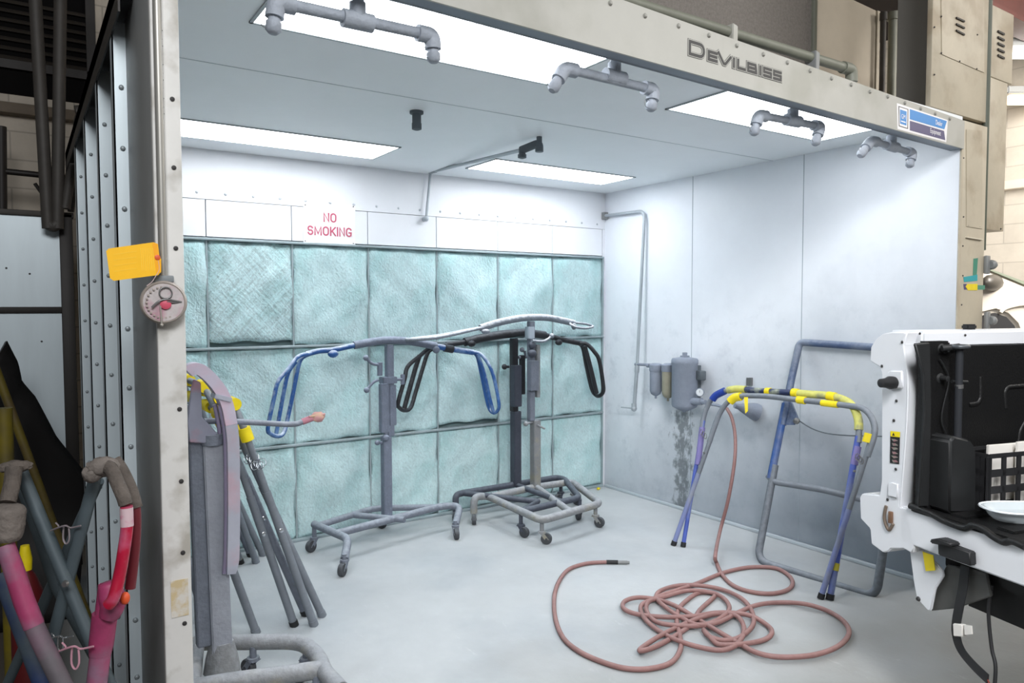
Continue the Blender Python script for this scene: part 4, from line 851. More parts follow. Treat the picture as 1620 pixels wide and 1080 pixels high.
obj('post', MB().obox(V(Y3(847, 720).x, yw_, (.17+zm)/2), V(.062, 0, 0), V(0, .062, 0), V(0, 0, zm-.17), .004), stand_tan, t)
obj('inner_post', MB().obox(V(Y3(840, 580).x, yw_, (zm+Y3(838, 508).z)/2), V(.046, 0, 0), V(0, .046, 0), V(0, 0, Y3(838, 508).z-zm), .004), stand_grey, t)
obj('collar', MB().obox(Y3(838, 526), V(.055, 0, 0), V(0, .055, 0), V(0, 0, .09), .004), mat('pale_collar', (176, 186, 196), .5, .2), t)
obj('sleeve', MB().obox((Y3(840, 570)+Y3(840, 617))/2+V(0, -.03, 0), V(.075, 0, 0), V(0, .05, 0), V(0, 0, (Y3(840, 570)-Y3(840, 617)).z), .004), stand_grey, t)
obj('side_tube', MB().obox((Y3(850, 545)+Y3(850, 628))/2, V(.03, 0, 0), V(0, .04, 0), V(0, 0, (Y3(850, 545)-Y3(850, 628)).z), .003), stand_tan, t)
obj('gear_knob', MB().ball(Y3(842, 559, .05), .036, 2, (1, .8, .9)).ball(Y3(842, 546, .04), .03, 2), stand_dark, t)
obj('crank', MB().tube(spline([Y3(842, 539, .06), Y3(858, 540, .06), Y3(866, 537, .06), Y3(872, 532, .06)], 5), .010, 10).ball(Y3(873, 531, .06), .02), white_dusty, t)
obj('lower_knob', MB().ball(Y3(832, 670, .03), .02).cyl(Y3(832, 670, .03), Y3(842, 668), .01, 8).tube([Y3(850, 672, .04), Y3(862, 678, .05)], .007, 8), stand_tan, t)
bar = [Y3(760, 519), Y3(785, 511), Y3(815, 504.5), Y3(840, 502), Y3(866, 502.5), Y3(890, 507), Y3(908, 511)]
obj('cross_bar', MB().tube(spline(bar, 6), .026, 10), white_dusty, t)
obj('stop_knob', MB().ball(Y3(768, 524, .03), .026, 2, (1.3, .8, .7), .1), white_dusty, t); obj('stop_knob', MB().ball(Y3(908, 516, .04), .022, 2, (1, 1, 1.2), .1), white_dusty, t)
# the end loops are turned flat, pointing forward
lo = [Y3(765, 518), Y3(735, 523), Y3(700, 530), Y3(665, 534.5), Y3(648, 536.5), Y3(643, 537, .05), Y3(655, 537, .12), Y3(690, 534, .17), Y3(725, 527, .13), Y3(748, 521.5, .06), Y3(765, 518)]
obj('end_loop', MB().tube(spline(lo, 6), .012, 10), white_dusty, t)
obj('loop_strand', MB().tube(spline([Y3(745, 521, .04), Y3(705, 531, .08), Y3(650, 537.5, .06)], 6), .012, 10), white_dusty, t)
ro = [Y3(905, 510), Y3(925, 512), Y3(937, 515.5), Y3(936, 517.5, .04), Y3(925, 519, .08), Y3(910, 517, .08), Y3(902, 512, .03), Y3(905, 510)]
obj('end_loop', MB().tube(spline(ro, 6), .0095, 10), white_dusty, t)

# ------------------------------------------------------------------ folding stand on the right
t = thing('folding_stand', 'folding trestle stand with yellow padded top and blue legs by the right wall', 'stand', (-.6, -2.0, 0))
pA = V(-.655, 0, 0); top_ = V(-.36, 0, .95); nA = V(top_.z, 0, -(top_.x-pA.x)).normalized()
FA = lambda x, y, d=0: pl(x, y, pA-V(d, 0, 0), nA)
def legset(name, ptsA, r, m_): return obj(name, MB().tube(ptsA, r, 12), m_, t)
# front U: lighter bar, grey legs
u1 = [FA(1100, 742, .03), FA(1142, 652, .03), FA(1156, 634, .03), FA(1185, 627, .03), FA(1250, 634, .03), FA(1340, 646, .03), FA(1358, 655, .03), FA(1366, 680, .03), FA(1357, 720, .03)]
u1 = [FA(1122, 700, .03), FA(1138, 655, .03), FA(1160, 630, .03), FA(1200, 626, .03), FA(1260, 632, .03), FA(1330, 640, .03), FA(1368, 648, .03), FA(1384, 678, .03), FA(1372, 722, .03)]
obj('top_bar', MB().tube(spline(u1, 6), .0165, 12), leg_grey, t, 'grey bent front bar')
u2 = [FA(1110, 678), FA(1116, 650), FA(1132, 625), FA(1165, 615.5), FA(1210, 619), FA(1270, 622), FA(1318, 627), FA(1345, 638), FA(1358, 665), FA(1358, 700)]
obj('top_bar', MB().tube(spline(u2, 6), .0165, 12), leg_grey, t, 'rear bent bar')
def pad(pts, r, m_, lb=None): obj('tape_wrap', MB().tube(spline(pts, 5), r, 12), m_, t, lb)
pad([FA(1127, 632), FA(1133, 625), FA(1147, 618)], .024, blue_tape, 'blue tape wrap')
pad([FA(1152, 617), FA(1165, 615), FA(1180, 616)], .0235, pale_yellow); pad([FA(1155, 635, .03), FA(1162, 629, .03), FA(1172, 627, .03)], .027, yellow_pad, 'bright yellow wrap')
pad([FA(1180, 616), FA(1196, 618), FA(1252, 621)], .0195, mat('navy_wrap', (36, 48, 86), .5, var=.2, c2=(170, 176, 150), c2amt=.35, c2scale=12))
pad([FA(1212, 619), FA(1219, 619.5)], .0245, yellow_pad); pad([FA(1254, 621), FA(1263, 622)], .027, yellow_pad)
pad([FA(1263, 622), FA(1290, 624), FA(1318, 627), FA(1345, 638), FA(1357, 660), FA(1358.5, 680)], .0225, pale_yellow, 'pale yellow foam along the bend')
pad([FA(1262, 632, .03), FA(1274, 633.5, .03)], .0225, yellow_pad); pad([FA(1300, 637, .03), FA(1326, 640, .03)], .019, yellow_pad)
pad([FA(1310, 626), FA(1322, 628)], .0265, yellow_pad)
pad([FA(1376, 686, .03), FA(1372, 700, .03)], .027, yellow_pad, 'yellow wrap on the right leg')
obj('tape_tail', MB().prism([FA(1177, 628, .05), FA(1183, 628, .05), FA(1183, 650, .06), FA(1179, 654, .06)], V(.002, 0, 0)), yellow_pad, t, 'hanging yellow tape end')
for nm, a, b, d, m_, r in (('leg', (1138, 655), (1066, 860), .03, leg_grey, .0145), ('leg', (1113, 665), (1080, 868), 0, blue_leg, .0135), ('leg', (1380, 690), (1302, 934), .03, leg_grey, .0145), ('leg', (1358, 690), (1314, 940), 0, blue_leg, .017)):
    p, q = FA(*a, d), FA(*b, d); q = p+(q-p)*((p.z-.0)/(p.z-q.z))
    lg = obj(nm, MB().tube([p, q], r, 12), m_, t)
    if m_ is leg_grey: obj('painted_lower', MB().tube([p+(q-p)*.45, p+(q-p)*.985], r*1.03, 12), mat('leg_lilac', (124, 134, 178), .55, var=.15, c2=(140, 146, 160), c2amt=.5, c2scale=5), lg)
    obj('foot', MB().tube([q+(p-q).normalized()*.03, q], r*1.25, 12), rubber, lg)
obj('sleeve', MB().tube([FA(1104, 735), FA(1111, 676)], .0195, 12), purple_m, t, 'lilac sleeve on the left leg'); obj('sleeve', MB().tube([FA(1351, 735), FA(1357, 706)], .0195, 12), purple_m, t, 'lilac sleeve on the right leg')
obj('leg_band', MB().tube([FA(1321, 902), FA(1323, 890)], .0185, 12), mat('tan_band', (196, 184, 60), .6), t)
for q in ((1113, 683), (1360, 722)):
    w = MB()
    for k in range(3):
        c = FA(q[0]+k*3, q[1]+k*3, .03); w.tube([c+V(-.02, .012*math.cos(a), .018*math.sin(a)) for a in [2*PI*j/12 for j in range(12)]], .0022, 6, closed=True)
    obj('latch_chain', w, bolt_m, t)
for q in ((1114, 716), (1352, 745)): obj('rivet', MB().lathe(FA(q[0], q[1], .045), (-1, 0, .3), [(.008, 0), (.006, .006)], 10), bolt_m, t)

# ------------------------------------------------------------------ rectangular frame leaning on the wall
t = thing('parts_rack', 'rectangular bent tube frame, blue at the top, leaning against the right wall', 'rack', (-.4, -2.4, 0))
p0 = V(-.49, -2.0, .022); p1 = V(-.405, -2.69, .022); p2 = V(-.036, -1.96, 1.33); nF = (p1-p0).cross(p2-p0).normalized()
if nF.x < 0: nF = -nF
FF = lambda x, y, d=0: pl(x, y, p0-V(d, 0, 0), nF)
lpts = [FF(1265, 541), FF(1249, 610), FF(1240, 650), FF(1222, 752), FF(1203, 868), FF(1204, 882), FF(1215, 893), FF(1300, 922), FF(1370, 941), FF(1388, 938), FF(1398, 920)]
rtop = FF(1400, 545); rr = FF(1418, 780)
low = [FF(1222, 752), FF(1200, 872), FF(1203, 886), FF(1213, 891), FF(1368, 941), FF(1383, 941), FF(1394, 928), FF(1416, 770)]
cTL, cBL, cBR = FF(1265, 541), FF(1198, 886), FF(1386, 945); cTR = cTL+(cBR-cBL)*1.02; cMR = cTR+(cBR-cTR)*.4
cTR.x = cTL.x; cMR = cTR+(cBR-cTR)*.4
obj('upper_tube', MB().tube(fillet([FF(1238, 672), FF(1252, 600), cTL, cTR, cMR], .035, 6), .0225, 10), frame_blue, t, 'blue scuffed upper tube')
obj('side_tube', MB().tube([FF(1243, 638), FF(1219, 757)], .0235, 10), mat('frame_bright_blue', (46, 84, 146), .5, .05, var=.2, vscale=8, c2=(120, 128, 150), c2amt=.45, c2scale=5), t, 'bright blue side tube')
obj('lower_loop', MB().tube(fillet([FF(1226, 735), cBL, cBR, cMR], .075, 8), .0225, 10), frame_grey, t, 'grey lower loop')
obj('cross_bar', MB().tube(fillet([FF(1215, 752), FF(1224, 762), FF(1300, 774), cTR+(cBR-cTR)*.64], .03, 6), .019, 10), leg_grey, t)
obj('gusset', MB().prism([FF(1246, 634), FF(1252, 636), FF(1262, 662), FF(1256, 672), FF(1240, 672)], V(.012, 0, 0)), frame_blue, t)
obj('latch_bolt', MB().lathe(FF(1261, 666, .005), (-1, 0, .3), [(.02, 0), (.02, .012), (.008, .02)], 10), bolt_m, t)
obj('stay_wire', MB().tube(spline([FF(1262, 664), FF(1290, 680), FF(1330, 688), cTR+(cBR-cTR)*.36], 5), .004, 6), pipe_dark, t)

# ------------------------------------------------------------------ folding stands leaning at the left
def trestle(label, frames, pads, extra=None):
    x0 = sum(f[0] for f in frames)/len(frames)
    t = thing('folding_stand', label, 'stand', (x0, -.8, 0), 'folding stands at the left wall')
    for k, (xf, xt, yn_, yfar, ztop, m_) in enumerate(frames):
        dy = .03*k
        A = V(xf, yn_, 0); Bp = V(xt, yn_+.03, ztop); Cp = V(xt, yfar-.03, ztop); D_ = V(xf, yfar, 0)
        mid = lambda p, q, s: p+(q-p)*s
        obj('leg', MB().tube([A, mid(A, Bp, .62)], .019, 12), m_, t); obj('leg', MB().tube([D_, mid(D_, Cp, .62)], .019, 12), m_, t)
        obj('top_bar', MB().tube(fillet([mid(A, Bp, .60), Bp, Cp, mid(D_, Cp, .60)], .12, 8), .016, 12), m_, t)
        for q in (A, D_): obj('foot', MB().tube([q, q+(Bp-A)*.025], .0215, 12), rubber if k else leg_grey, t)
        for q in (A, ): obj('rivet', MB().lathe(mid(A, Bp, .45)+V(0, -.018, 0), (0, -1, 0), [(.011, 0), (.011, .003), (.005, .006)], 12), chrome, t)
        if len(pads) > 1: obj('yellow_pad', MB().tube([mid(A, Bp, .845), mid(A, Bp, .875), mid(A, Bp, .90)], .029, 12), yellow_pad, t, 'bright yellow foam wrap')
        for s0, s1 in pads:
            a = Bp+(Cp-Bp)*s0; b = Bp+(Cp-Bp)*s1
            obj('yellow_pad', MB().tube(spline([a, (a+b)/2, b], 4), .029, 12), yellow_pad, t, 'bright yellow foam wrap')
        if k == 0:
            w = MB()
            for j in range(4):
                c = mid(A, Bp, .74)+V(.012*j-.015, -.02, .012*(j % 2)); w.tube([c+V(.016*math.cos(a), .006*math.sin(3*a), .02*math.sin(a)) for a in [2*PI*i/12 for i in range(12)]], .0022, 6, closed=True)
            obj('latch_chain', w, chrome, t)
    if extra: extra(t)
    return t
trestle('folded grey trestle stand with yellow pads, nearest the camera of the left stack', [(-3.005, -3.345, -1.33, -.28, 1.10, leg_grey), (-3.085, -3.395, -1.28, -.24, 1.06, leg_grey)], [(.0, .10), (.22, .36), (.62, .8)])
trestle('folded grey trestle stand with yellow pads, behind the nearest one', [(-2.935, -3.385, -1.25, -.17, 1.12, leg_grey), (-3.0, -3.44, -1.19, -.14, 1.17, stand_grey)], [(.03, .14), (.40, .52)])
trestle('older grey trestle stand standing between the stack and the left wall', [(-3.26, -3.56, -1.26, -.5, .98, leg_grey), (-3.43, -3.66, -.95, -.3, 1.0, stand_grey)], [(.2, .3)])
b0, b1_ = V(-3.5, -1.22, .62), V(-3.07, -1.2, .05)
# ------------------------------------------------------------------ lilac panel stand, front left inside the booth
yq = -1.75
YQ = lambda x, y, d=0: yk(x, y, yq-d)
t = thing('panel_stand', 'wheeled panel stand with lilac curved arms and grey square post beside the left post', 'stand', (-3.5, -1.75, 0))
bb = V(YQ(347, 1000).x, yq, 0)
obj('post', MB().obox(V(YQ(343, 900).x, yq, (.12+YQ(336, 690).z)/2), V(.075, 0, 0), V(0, .075, 0), V(-.02, 0, YQ(336, 690).z-.12), .005), mat('post_grey', (158, 162, 172), .65, .1, var=.15, vscale=10, bump=.3, bscale=60), t)
obj('inner_post', MB().obox((YQ(322, 1020)+YQ(306, 640))/2, V(.05, 0, 0), V(0, .05, 0), YQ(306, 640)-YQ(322, 1020), .004), stand_grey, t)
obj('bracket', MB().prism([YQ(300, 700, .045), YQ(296, 670, .045), YQ(303, 615, .045), YQ(307, 600, .045), YQ(318, 605, .045), YQ(320, 660, .045), YQ(343, 684, .045), YQ(343, 702, .045)], V(0, .02, 0), .003), mat('bracket_grey', (140, 142, 158), .6, var=.12, vscale=10, c2=(176, 120, 130), c2amt=.2, c2scale=6), t)
obj('post_cap', MB().cyl(YQ(335, 702, .01), YQ(335, 686, .01), .046, 18), stand_grey, t)
def channel(pts, w, dth, nm, m_, lb=None):
    mb = MB().tube(pts, w, 4, sq=True, flat=dth, flatdir=(0, -1, 0)); return obj(nm, mb, m_, t, lb)
cv = [YQ(296, 588, .05), YQ(303, 583, .05), YQ(315, 584, .05), YQ(330, 596, .05), YQ(346, 616, .05), YQ(357, 640, .05), YQ(363, 670, .05), YQ(366, 700, .05), YQ(367, 760, .05), YQ(367, 830, .05), YQ(366, 880, .05), YQ(364, 905, .05)]
channel(spline(cv[:7], 5), .022, 1.6, 'curved_arm', lilac, 'pink lilac upper arm')
channel(spline(cv[6:], 5), [.022]*21+[.021, .02, .019, .017, .016], 1.6, 'hanging_channel', lilac_metal, 'lilac lower channel')
obj('inner_channel', MB().tube([p+V(-.022, .0, 0) for p in spline(cv[5:], 4)], .0085, 8).tube([p+V(-.034, .03, 0) for p in spline(cv[5:], 4)], .0085, 8), mat('channel_edge', (150, 140, 166), .5, .1), t)
obj('joint_band', MB().obox(YQ(350, 628, .05), V(.06, 0, -.02), V(0, .08, 0), V(.006, 0, .018), .002), lilac_metal, t)
ar = [YQ(322, 666, .02), YQ(355, 666, .0), YQ(400, 668, .0), YQ(460, 671, .0), YQ(478, 667, .0), YQ(490, 662, 0)]
obj('side_arm', MB().tube(spline(ar, 6), .0115, 12), stand_grey, t)
obj('arm_wrap', MB().tube([YQ(478, 667), YQ(494, 661)], .0135, 12), mat('pink_wrap', (176, 118, 132), .6), t, 'pink tape wrap')
obj('arm_tip', MB().ball(YQ(503, 659), .024, 2, (1.2, .9, .95), .12).tube([YQ(489, 659, .01), YQ(514, 655, .01)], .005, 8), mat('tip_tape', (190, 142, 142), .7, c2=(190, 166, 130), c2amt=.2, c2scale=30), t, 'lumpy taped tip')
Bq = lambda x, y, z=.14: fl(x, y, z)
obj('base_frame', MB().tube(fillet([Bq(312, 1016), Bq(478, 1014), Bq(505, 1040), Bq(512, 1062), Bq(540, 1092)], .08, 6), .032, 14)
    .tube(fillet([Bq(300, 1090), Bq(350, 1080), Bq(515, 1058)], .05, 6), .034, 14).tube([Bq(312, 1016), Bq(302, 1095)], .03, 14), stand_tan, t)
obj('foot_gusset', MB().lathe(V(YQ(350, 1000).x, yq, .10), (0, 0, 1), [(.07, 0), (.06, .06), (.045, .12)], 14), stand_tan, t)
caster(t, V(*Bq(484, 1022)[:2], .12), .04, 3.5, stand_grey); caster(t, V(*Bq(400, 1018)[:2], .12), .035, 2.0, stand_grey); caster(t, V(*Bq(500, 1064)[:2], .12), .04, 3.5, stand_grey); caster(t, V(*Bq(306, 1088)[:2], .12), .04, 3.5, stand_grey)

# ------------------------------------------------------------------ pickup bed across the front right
TF = V(math.sin(math.radians(105.6)), math.cos(math.radians(105.6)), 0); TL = V(-math.sin(math.radians(15.6)), -math.cos(math.radians(15.6)), 0)
TP = dp(1400, 527, 2.7)
RP = lambda x, y, d=0: pl(x, y, TP+TF*d, TF)
t = thing('pickup_truck', 'rear of a white pickup truck with the tailgate removed and black lined bed', 'truck', V(TP.x, TP.y, 0))
ol = [(1377, 549), (1385, 536), (1397, 527), (1412, 524.5), (1436, 525), (1430, 545), (1433, 570), (1436, 600), (1435, 650), (1432, 700), (1427, 760), (1423, 800), (1436, 812), (1447, 864), (1442, 875), (1430, 868), (1409, 868), (1406, 872), (1397, 874), (1378, 860), (1376, 836), (1361, 820), (1359.5, 786), (1364, 780), (1391, 783), (1394, 760), (1394.5, 590), (1391, 580), (1376, 571)]
pil = obj('tail_pillar', MB().prism([RP(x, y) for x, y in ol], TF*.10, .004), truck_white, t)
cA = spline([RP(x, y, .001) for x, y in [(1434, 526), (1430, 545), (1433, 570), (1436, 600), (1435, 650), (1432, 700), (1427, 760), (1423, 806)]], 5)
cB = spline([RP(x, y, .07) for x, y in [(1438, 530), (1437, 546), (1448, 570), (1456, 604), (1456.5, 650), (1454, 700), (1450, 760), (1446, 806)]], 5)
mb = MB(); mb.grid(lambda u, v: (lambda i: cA[i]*(1-v)+cB[i]*v-TF*.02*math.sin(v*PI))(round(u*35)), 35, 4)
o = obj('pillar_return', mb, truck_white, pil); q_ = o.modifiers.new('thick', 'SOLIDIFY'); q_.thickness = .006; q_.offset = 0
obj('upper_pad', MB().prism([RP(x, y) for x, y in [(1406, 590), (1411, 585), (1431, 586), (1431, 614), (1408, 616)]], TF*-.012, .005), truck_white, pil)
obj('lower_pocket', MB().prism([RP(x, y) for x, y in [(1407, 764), (1413, 762), (1423, 765), (1422, 788), (1407, 784)]], TF*-.008, .003), truck_white, pil)
st = obj('bump_stop', MB().lathe(RP(1414, 605, -.012), -TF, [(.022, -.005), (.024, .02), (.018, .035), (.016, .06), (.01, .064)], 16), rubber, t)
for q in ((1427, 541), (1418, 634), (1414, 665), (1417, 742), (1395, 579), (1404, 790)): obj('hole', MB().lathe(RP(*q, -.002), -TF, [(.006, 0), (.003, .003)], 8), dark_bolt, pil)
obj('striker', MB().box(RP(1411, 818)-V(.01, .006, .022), RP(1411, 818)+V(.0, .010, .022), .003), mat('rusty_striker', (122, 92, 72), .6, .3), t)
obj('striker_cavity', MB().tube(spline([RP(1402, 800, -.004), RP(1399, 820, -.004), RP(1406, 838, -.004), RP(1413, 828, -.004)], 5), .006, 8), mat('cavity_brown', (110, 96, 84), .7), t)
# sticker
sk = obj('warning_label', MB().prism([RP(x, y, -.001) for x, y in [(1409, 681.5), (1424, 683), (1422.5, 734), (1408, 732)]], TF*-.001), rubber, t, 'black warning sticker with a yellow header')
obj('label_header', MB().prism([RP(x, y, -.0022) for x, y in [(1409, 681.5), (1424, 683), (1423.7, 691.5), (1409, 690)]], TF*-.0006), yellow_pad, sk)
obj('label_triangle', MB().prism([RP(x, y, -.003) for x, y in [(1411.5, 688.5), (1415.5, 689), (1413.6, 684)]], TF*-.0005), rubber, sk)
pm = MB()
for k in range(6):
    yy = 694+k*6.6; pm.prism([RP(x, y, -.0022) for x, y in [(1410+k % 2, yy), (1416+k % 3, yy+.5), (1421, yy+3+k % 2), (1414-k % 2, yy+4.4)]], TF*-.0005)
obj('label_pictogram', pm, mat('sticker_print', (150, 108, 112), .5, c2=(120, 150, 130), c2amt=.5, c2scale=60), sk)
# bedside, rails, liner
zs_t0 = RP(1500, 824).z
rz = RP(1420, 525).z; rb_ = RP(1447, 864).z
O = V(TP.x, TP.y, 0)
def tb(f0, f1, l0, l1, z0, z1): # truck box
    return (O+TF*(f0+f1)/2+TL*(l0+l1)/2+V(0, 0, (z0+z1)/2), TF*(f1-f0), TL*(l1-l0), V(0, 0, z1-z0))
lo_ = (RP(1394, 650)-TP).dot(TL)
BW = 1.72
obj('bedside', MB().obox(*tb(.06, 1.9, lo_+.005, lo_+.05, .70, rz-.01), .006).obox(*tb(.06, .3, lo_-.045, lo_+.05, .72, .80), .01), truck_white, t)
obj('bed_rail', MB().obox(*tb(.05, 1.9, lo_-.02, lo_+.13, rz-.055, rz+.004), .008), truck_white, t)
for q in ((1455, 527.5), (1527, 530)): obj('hole', MB().lathe(pl(q[0], q[1], O+TL*(lo_+.131), TL), TL, [(.005, 0), (.003, .003)], 8), dark_bolt, t)
rc = pl(1533, 520, O+TL*(lo_+.03), TL)
obj('rail_clip', MB().obox(V(rc.x, rc.y, rz+.014), TF*.05, TL*.03, V(0, 0, .02), .005), rubber, t)
obj('tail_lamp_pocket', MB().obox(*tb(.1, .16, lo_-.02, lo_+.01, .86, .98), .006), rubber, t)
li = lo_+.135
obj('bed_liner', MB().obox(*tb(.03, 1.9, li, li+.02, .79, rz-.05)).obox(*tb(.02, .13, li+.0, li+.04, .79, rz-.03), .006), liner_m, t)
FI = lambda x, y, d=0: pl(x, y, O+TL*(li+.02+d), TL)
obj('liner_front_strip', MB().prism([FI(x, y, .024) for x, y in [(1443, 543), (1467, 541), (1469, 640), (1465, 800), (1449, 800), (1458, 650), (1456, 590)]], TL*.014, .004), liner_grey, t)
for pts_ in ([(1531, 640), (1545, 638), (1550, 630), (1550, 595)], [(1590, 645), (1588, 620), (1592, 612), (1622, 610)], [(1610, 700), (1612, 680), (1622, 664)]):
    obj('liner_emboss', MB().tube(fillet([FI(x, y, -.006) for x, y in pts_], .02, 4), .011, 8), liner_m, t)
wz = [(1463, 800), (1464, 690), (1470, 682), (1496, 688), (1505, 700), (1508, 800)]
obj('wheel_housing', MB().prism([FI(x, y) for x, y in wz], TL*.10, .008), liner_grey, t)
obj('bed_floor', MB().obox(*tb(.005, 1.9, li, BW, .775, zs_t0+.006), .004), liner_m, t)
ribs = MB()
for k in range(8): ribs.obox(*tb(.05, 1.9, li+.12+k*.17, li+.18+k*.17, zs_t0, zs_t0+.014), .003)
obj('floor_ribs', ribs, liner_m, t)
obj('bed_front', MB().obox(*tb(1.88, 1.92, li, BW, .76, rz), .005), liner_m, t)
# cable and strut at the liner
obj('wire', MB().tube(spline([FI(1487, 568, .03), FI(1494, 580, .03), FI(1501, 603, .03), FI(1490, 655, .03), FI(1494, 680, .03), FI(1514, 715, .03)], 6), .003, 6), liner_grey, t)
for q in ((1482, 551), (1480, 597)): obj('hook', MB().lathe(FI(*q, .0), TL, [(.018, 0), (.018, .02), (.01, .024), (.01, .05), (.001, .052)], 12), liner_grey, t)
sb = FI(1518, 548, .06); sbt = FI(1514, 716, .06)
stt = thing('tonneau_post', 'upright black tube with a ring clamp inside the truck bed', 'tube', V(sbt.x, sbt.y, zs_t0+.006))
obj('tube', MB().cyl(sb, V(sbt.x, sbt.y, zs_t0+.006), .013, 14), mat('dark_tube', (52, 54, 58), .35, .2), stt)
obj('ring', MB().tube([sb+TF*.026*math.cos(a)+TL*.026*math.sin(a)+V(0, 0, .0) for a in [2*PI*j/20 for j in range(20)]], .008, 8, closed=True), mat('ring_grey', (86, 90, 94), .35, .4), stt)
obj('bracket', MB().tube([sb, FI(1490, 551, .04)], .011, 8).obox(FI(1500, 552, .03), TF*.05, TL*.02, V(0, 0, .03), .003), liner_grey, stt)
obj('band', MB().cyl(FI(1517, 608, .06), FI(1517, 614, .06), .0145, 14), bolt_m, stt)
obj('cross_pin', MB().tube([FI(1506, 603, .05), FI(1530, 604, .05)], .006, 8), liner_grey, stt)
# sill / rear face
s0, s1, s2, s3 = RP(1440, 806), RP(1620, 862), RP(1620, 930), RP(1447, 866)
LW = BW
zt0 = s0.z; zt1 = s0.z
top_l = (s0-TP).dot(TL); 
zs_t = RP(1500, 824).z; zs_b = RP(1500, 884).z
obj('rear_sill', MB().obox(*tb(.0, .07, (RP(1424, 806)-TP).dot(TL), LW, zs_b+.0, zs_t), .006), truck_white, t)
wv = [(1440, 801), (1470, 812), (1492, 824), (1512, 832), (1527, 836), (1540, 832), (1556, 838), (1572, 850), (1588, 858), (1602, 857), (1622, 866)]
wp = [RP(x, y-1, -.004) for x, y in wv]; wp = [V(p.x, p.y, p.z) for p in wp]
obj('liner_lip', MB().tube(spline(wp, 5), .0115, 8), liner_m, t)
obj('plug_box', MB().prism([RP(x, y) for x, y in [(1493, 853), (1545, 872), (1546, 894), (1494, 876)]], TF*-.03, .004).prism([RP(x, y) for x, y in [(1486, 851), (1499, 849), (1520, 857), (1520, 863), (1487, 857)]], TF*-.045, .004), rubber, t)
obj('splash_shield', MB().prism([RP(x, y, .03) for x, y in [(1438, 866), (1465, 872), (1490, 902), (1492, 911), (1479, 931), (1472, 965), (1468, 966), (1450, 946), (1445, 920)]], TF*.012, .003), truck_white, t, 'white plastic shield hanging below the sill')
obj('inner_shield', MB().prism([RP(x, y, .05) for x, y in [(1472, 966), (1480, 930), (1497, 893), (1560, 905), (1568, 943), (1512, 962)]], TF*.012, .003), mat('shield_grey', (78, 78, 76), .6, var=.15), t, 'grey inner splash panel')
obj('shield_screw', MB().lathe(RP(1453, 947, .03), -TF, [(.009, 0), (.006, .006)], 10), dark_bolt, t)
obj('yellow_tape', MB().prism([RP(x, y, .022) for x, y in [(1460, 872), (1477, 878), (1480, 902), (1465, 903)]], TF*-.002), yellow_pad, t, 'yellow tape flag')
obj('under_frame', MB().obox(*tb(.12, 1.9, .25, 1.5, .5, .66), .01).obox(*tb(.08, .12, .2, 1.6, .62, .7), .01), mat('under_black', (16, 16, 17), .6), t)
stp = [RP(1527, 895, .04), RP(1523, 930, .03), RP(1513, 985, .02), RP(1514, 1010, .02), RP(1522, 1030, .02), RP(1540, 1052, .0), RP(1563, 1074, -.02)]
sp_ = obj('strap', MB().tube(spline(stp, 6), .0185, 6, flat=.18, flatdir=-TF), rubber, t, 'black strap hanging under the sill')
obj('strap_label', MB().prism([RP(x, y, .008) for x, y in [(1507, 986), (1522, 988), (1522, 1007), (1508, 1006)]], TF*.02, .002).prism([RP(x, y, .01) for x, y in [(1525, 988), (1536, 990), (1537, 1003), (1526, 1004)]], TF*.006), paper, sp_)
obj('hanging_cable', MB().tube(spline([RP(1569, 925, .06), RP(1566, 945, .06), RP(1564, 975, .06), RP(1569, 1025, .05), RP(1575, 1055, .04), RP(1572, 1100, .02)], 6), .006, 8), rubber, t)
obj('wire_tail', MB().tube([RP(1561, 1072, -.02), RP(1569, 1088, -.02)], .002, 6), mat('red_wire', (150, 60, 50), .5), t)
wc = O+TF*1.55+TL*(.22)
obj('wheel', MB().lathe(V(wc.x, wc.y, .39)-TL*.12, TL, [(.2, 0), (.36, .0), (.39, .03), (.39, .21), (.36, .24), (.2, .24)], 36), rubber, t)
wc2 = O+TF*1.55+TL*(BW-.2)
obj('wheel', MB().lathe(V(wc2.x, wc2.y, .39)-TL*.12, TL, [(.2, 0), (.36, .0), (.39, .03), (.39, .21), (.36, .24), (.2, .24)], 36), rubber, t)
obj('axle', MB().cyl(V(wc.x, wc.y, .39), V(wc2.x, wc2.y, .39), .05, 12).obox(*tb(1.45, 1.65, .5, .6, .36, .55)).obox(*tb(1.45, 1.65, 1.2, 1.3, .36, .55)), mat('under_black', (16, 16, 17), .6), t)
# things lying in the bed
FQ = lambda x, y, z: fl(x, y, z)
cz = zs_t0+.016
cdir = TF
_c = FI(1514, 750, .025); ca = V(_c.x, _c.y, cz)
t2 = thing('plastic_crate', 'black lattice crate holding white sheets in the truck bed', 'crate', ca)
ch = FI(1514, 712, .025).z-cz
lat = MB(); cl = .42; cn = TL.copy()
def wall(o_, d_, ln_):
    k = 6
    for j in range(k+1): lat.obox(o_+d_*ln_*j/k+V(0, 0, ch/2), d_*.022, d_.cross(V(0, 0, 1))*.006, V(0, 0, ch), .002)
    for zz in (.0, .36, .66, .97): lat.obox(o_+d_*ln_/2+V(0, 0, ch*zz+.006), d_*ln_, d_.cross(V(0, 0, 1))*.006, V(0, 0, .026 if zz < .9 else .016), .002)
wall(ca, cdir, cl); wall(ca+cn*.12, cdir, cl); wall(ca, cn, .12); wall(ca+cdir*cl, cn, .12)
lat.obox(ca+cdir*cl/2+cn*.06+V(0, 0, .004), cdir*cl, cn*.12, V(0, 0, .006))
obj('lattice', lat, rubber, t2)
sh = obj('white_sheet', MB().obox(ca+cdir*.23+cn*.05+V(0, 0, ch*.55+.008), cdir*.30, cn*.012, V(0, 0, ch*1.05), .002)
    .obox(ca+cdir*.28+cn*.08+V(0, 0, ch*.6), cdir*.2, cn*.01, V(0, 0, ch*1.15), .002), paper)
tag(sh, 'white card sheets standing in the black lattice crate', 'card')
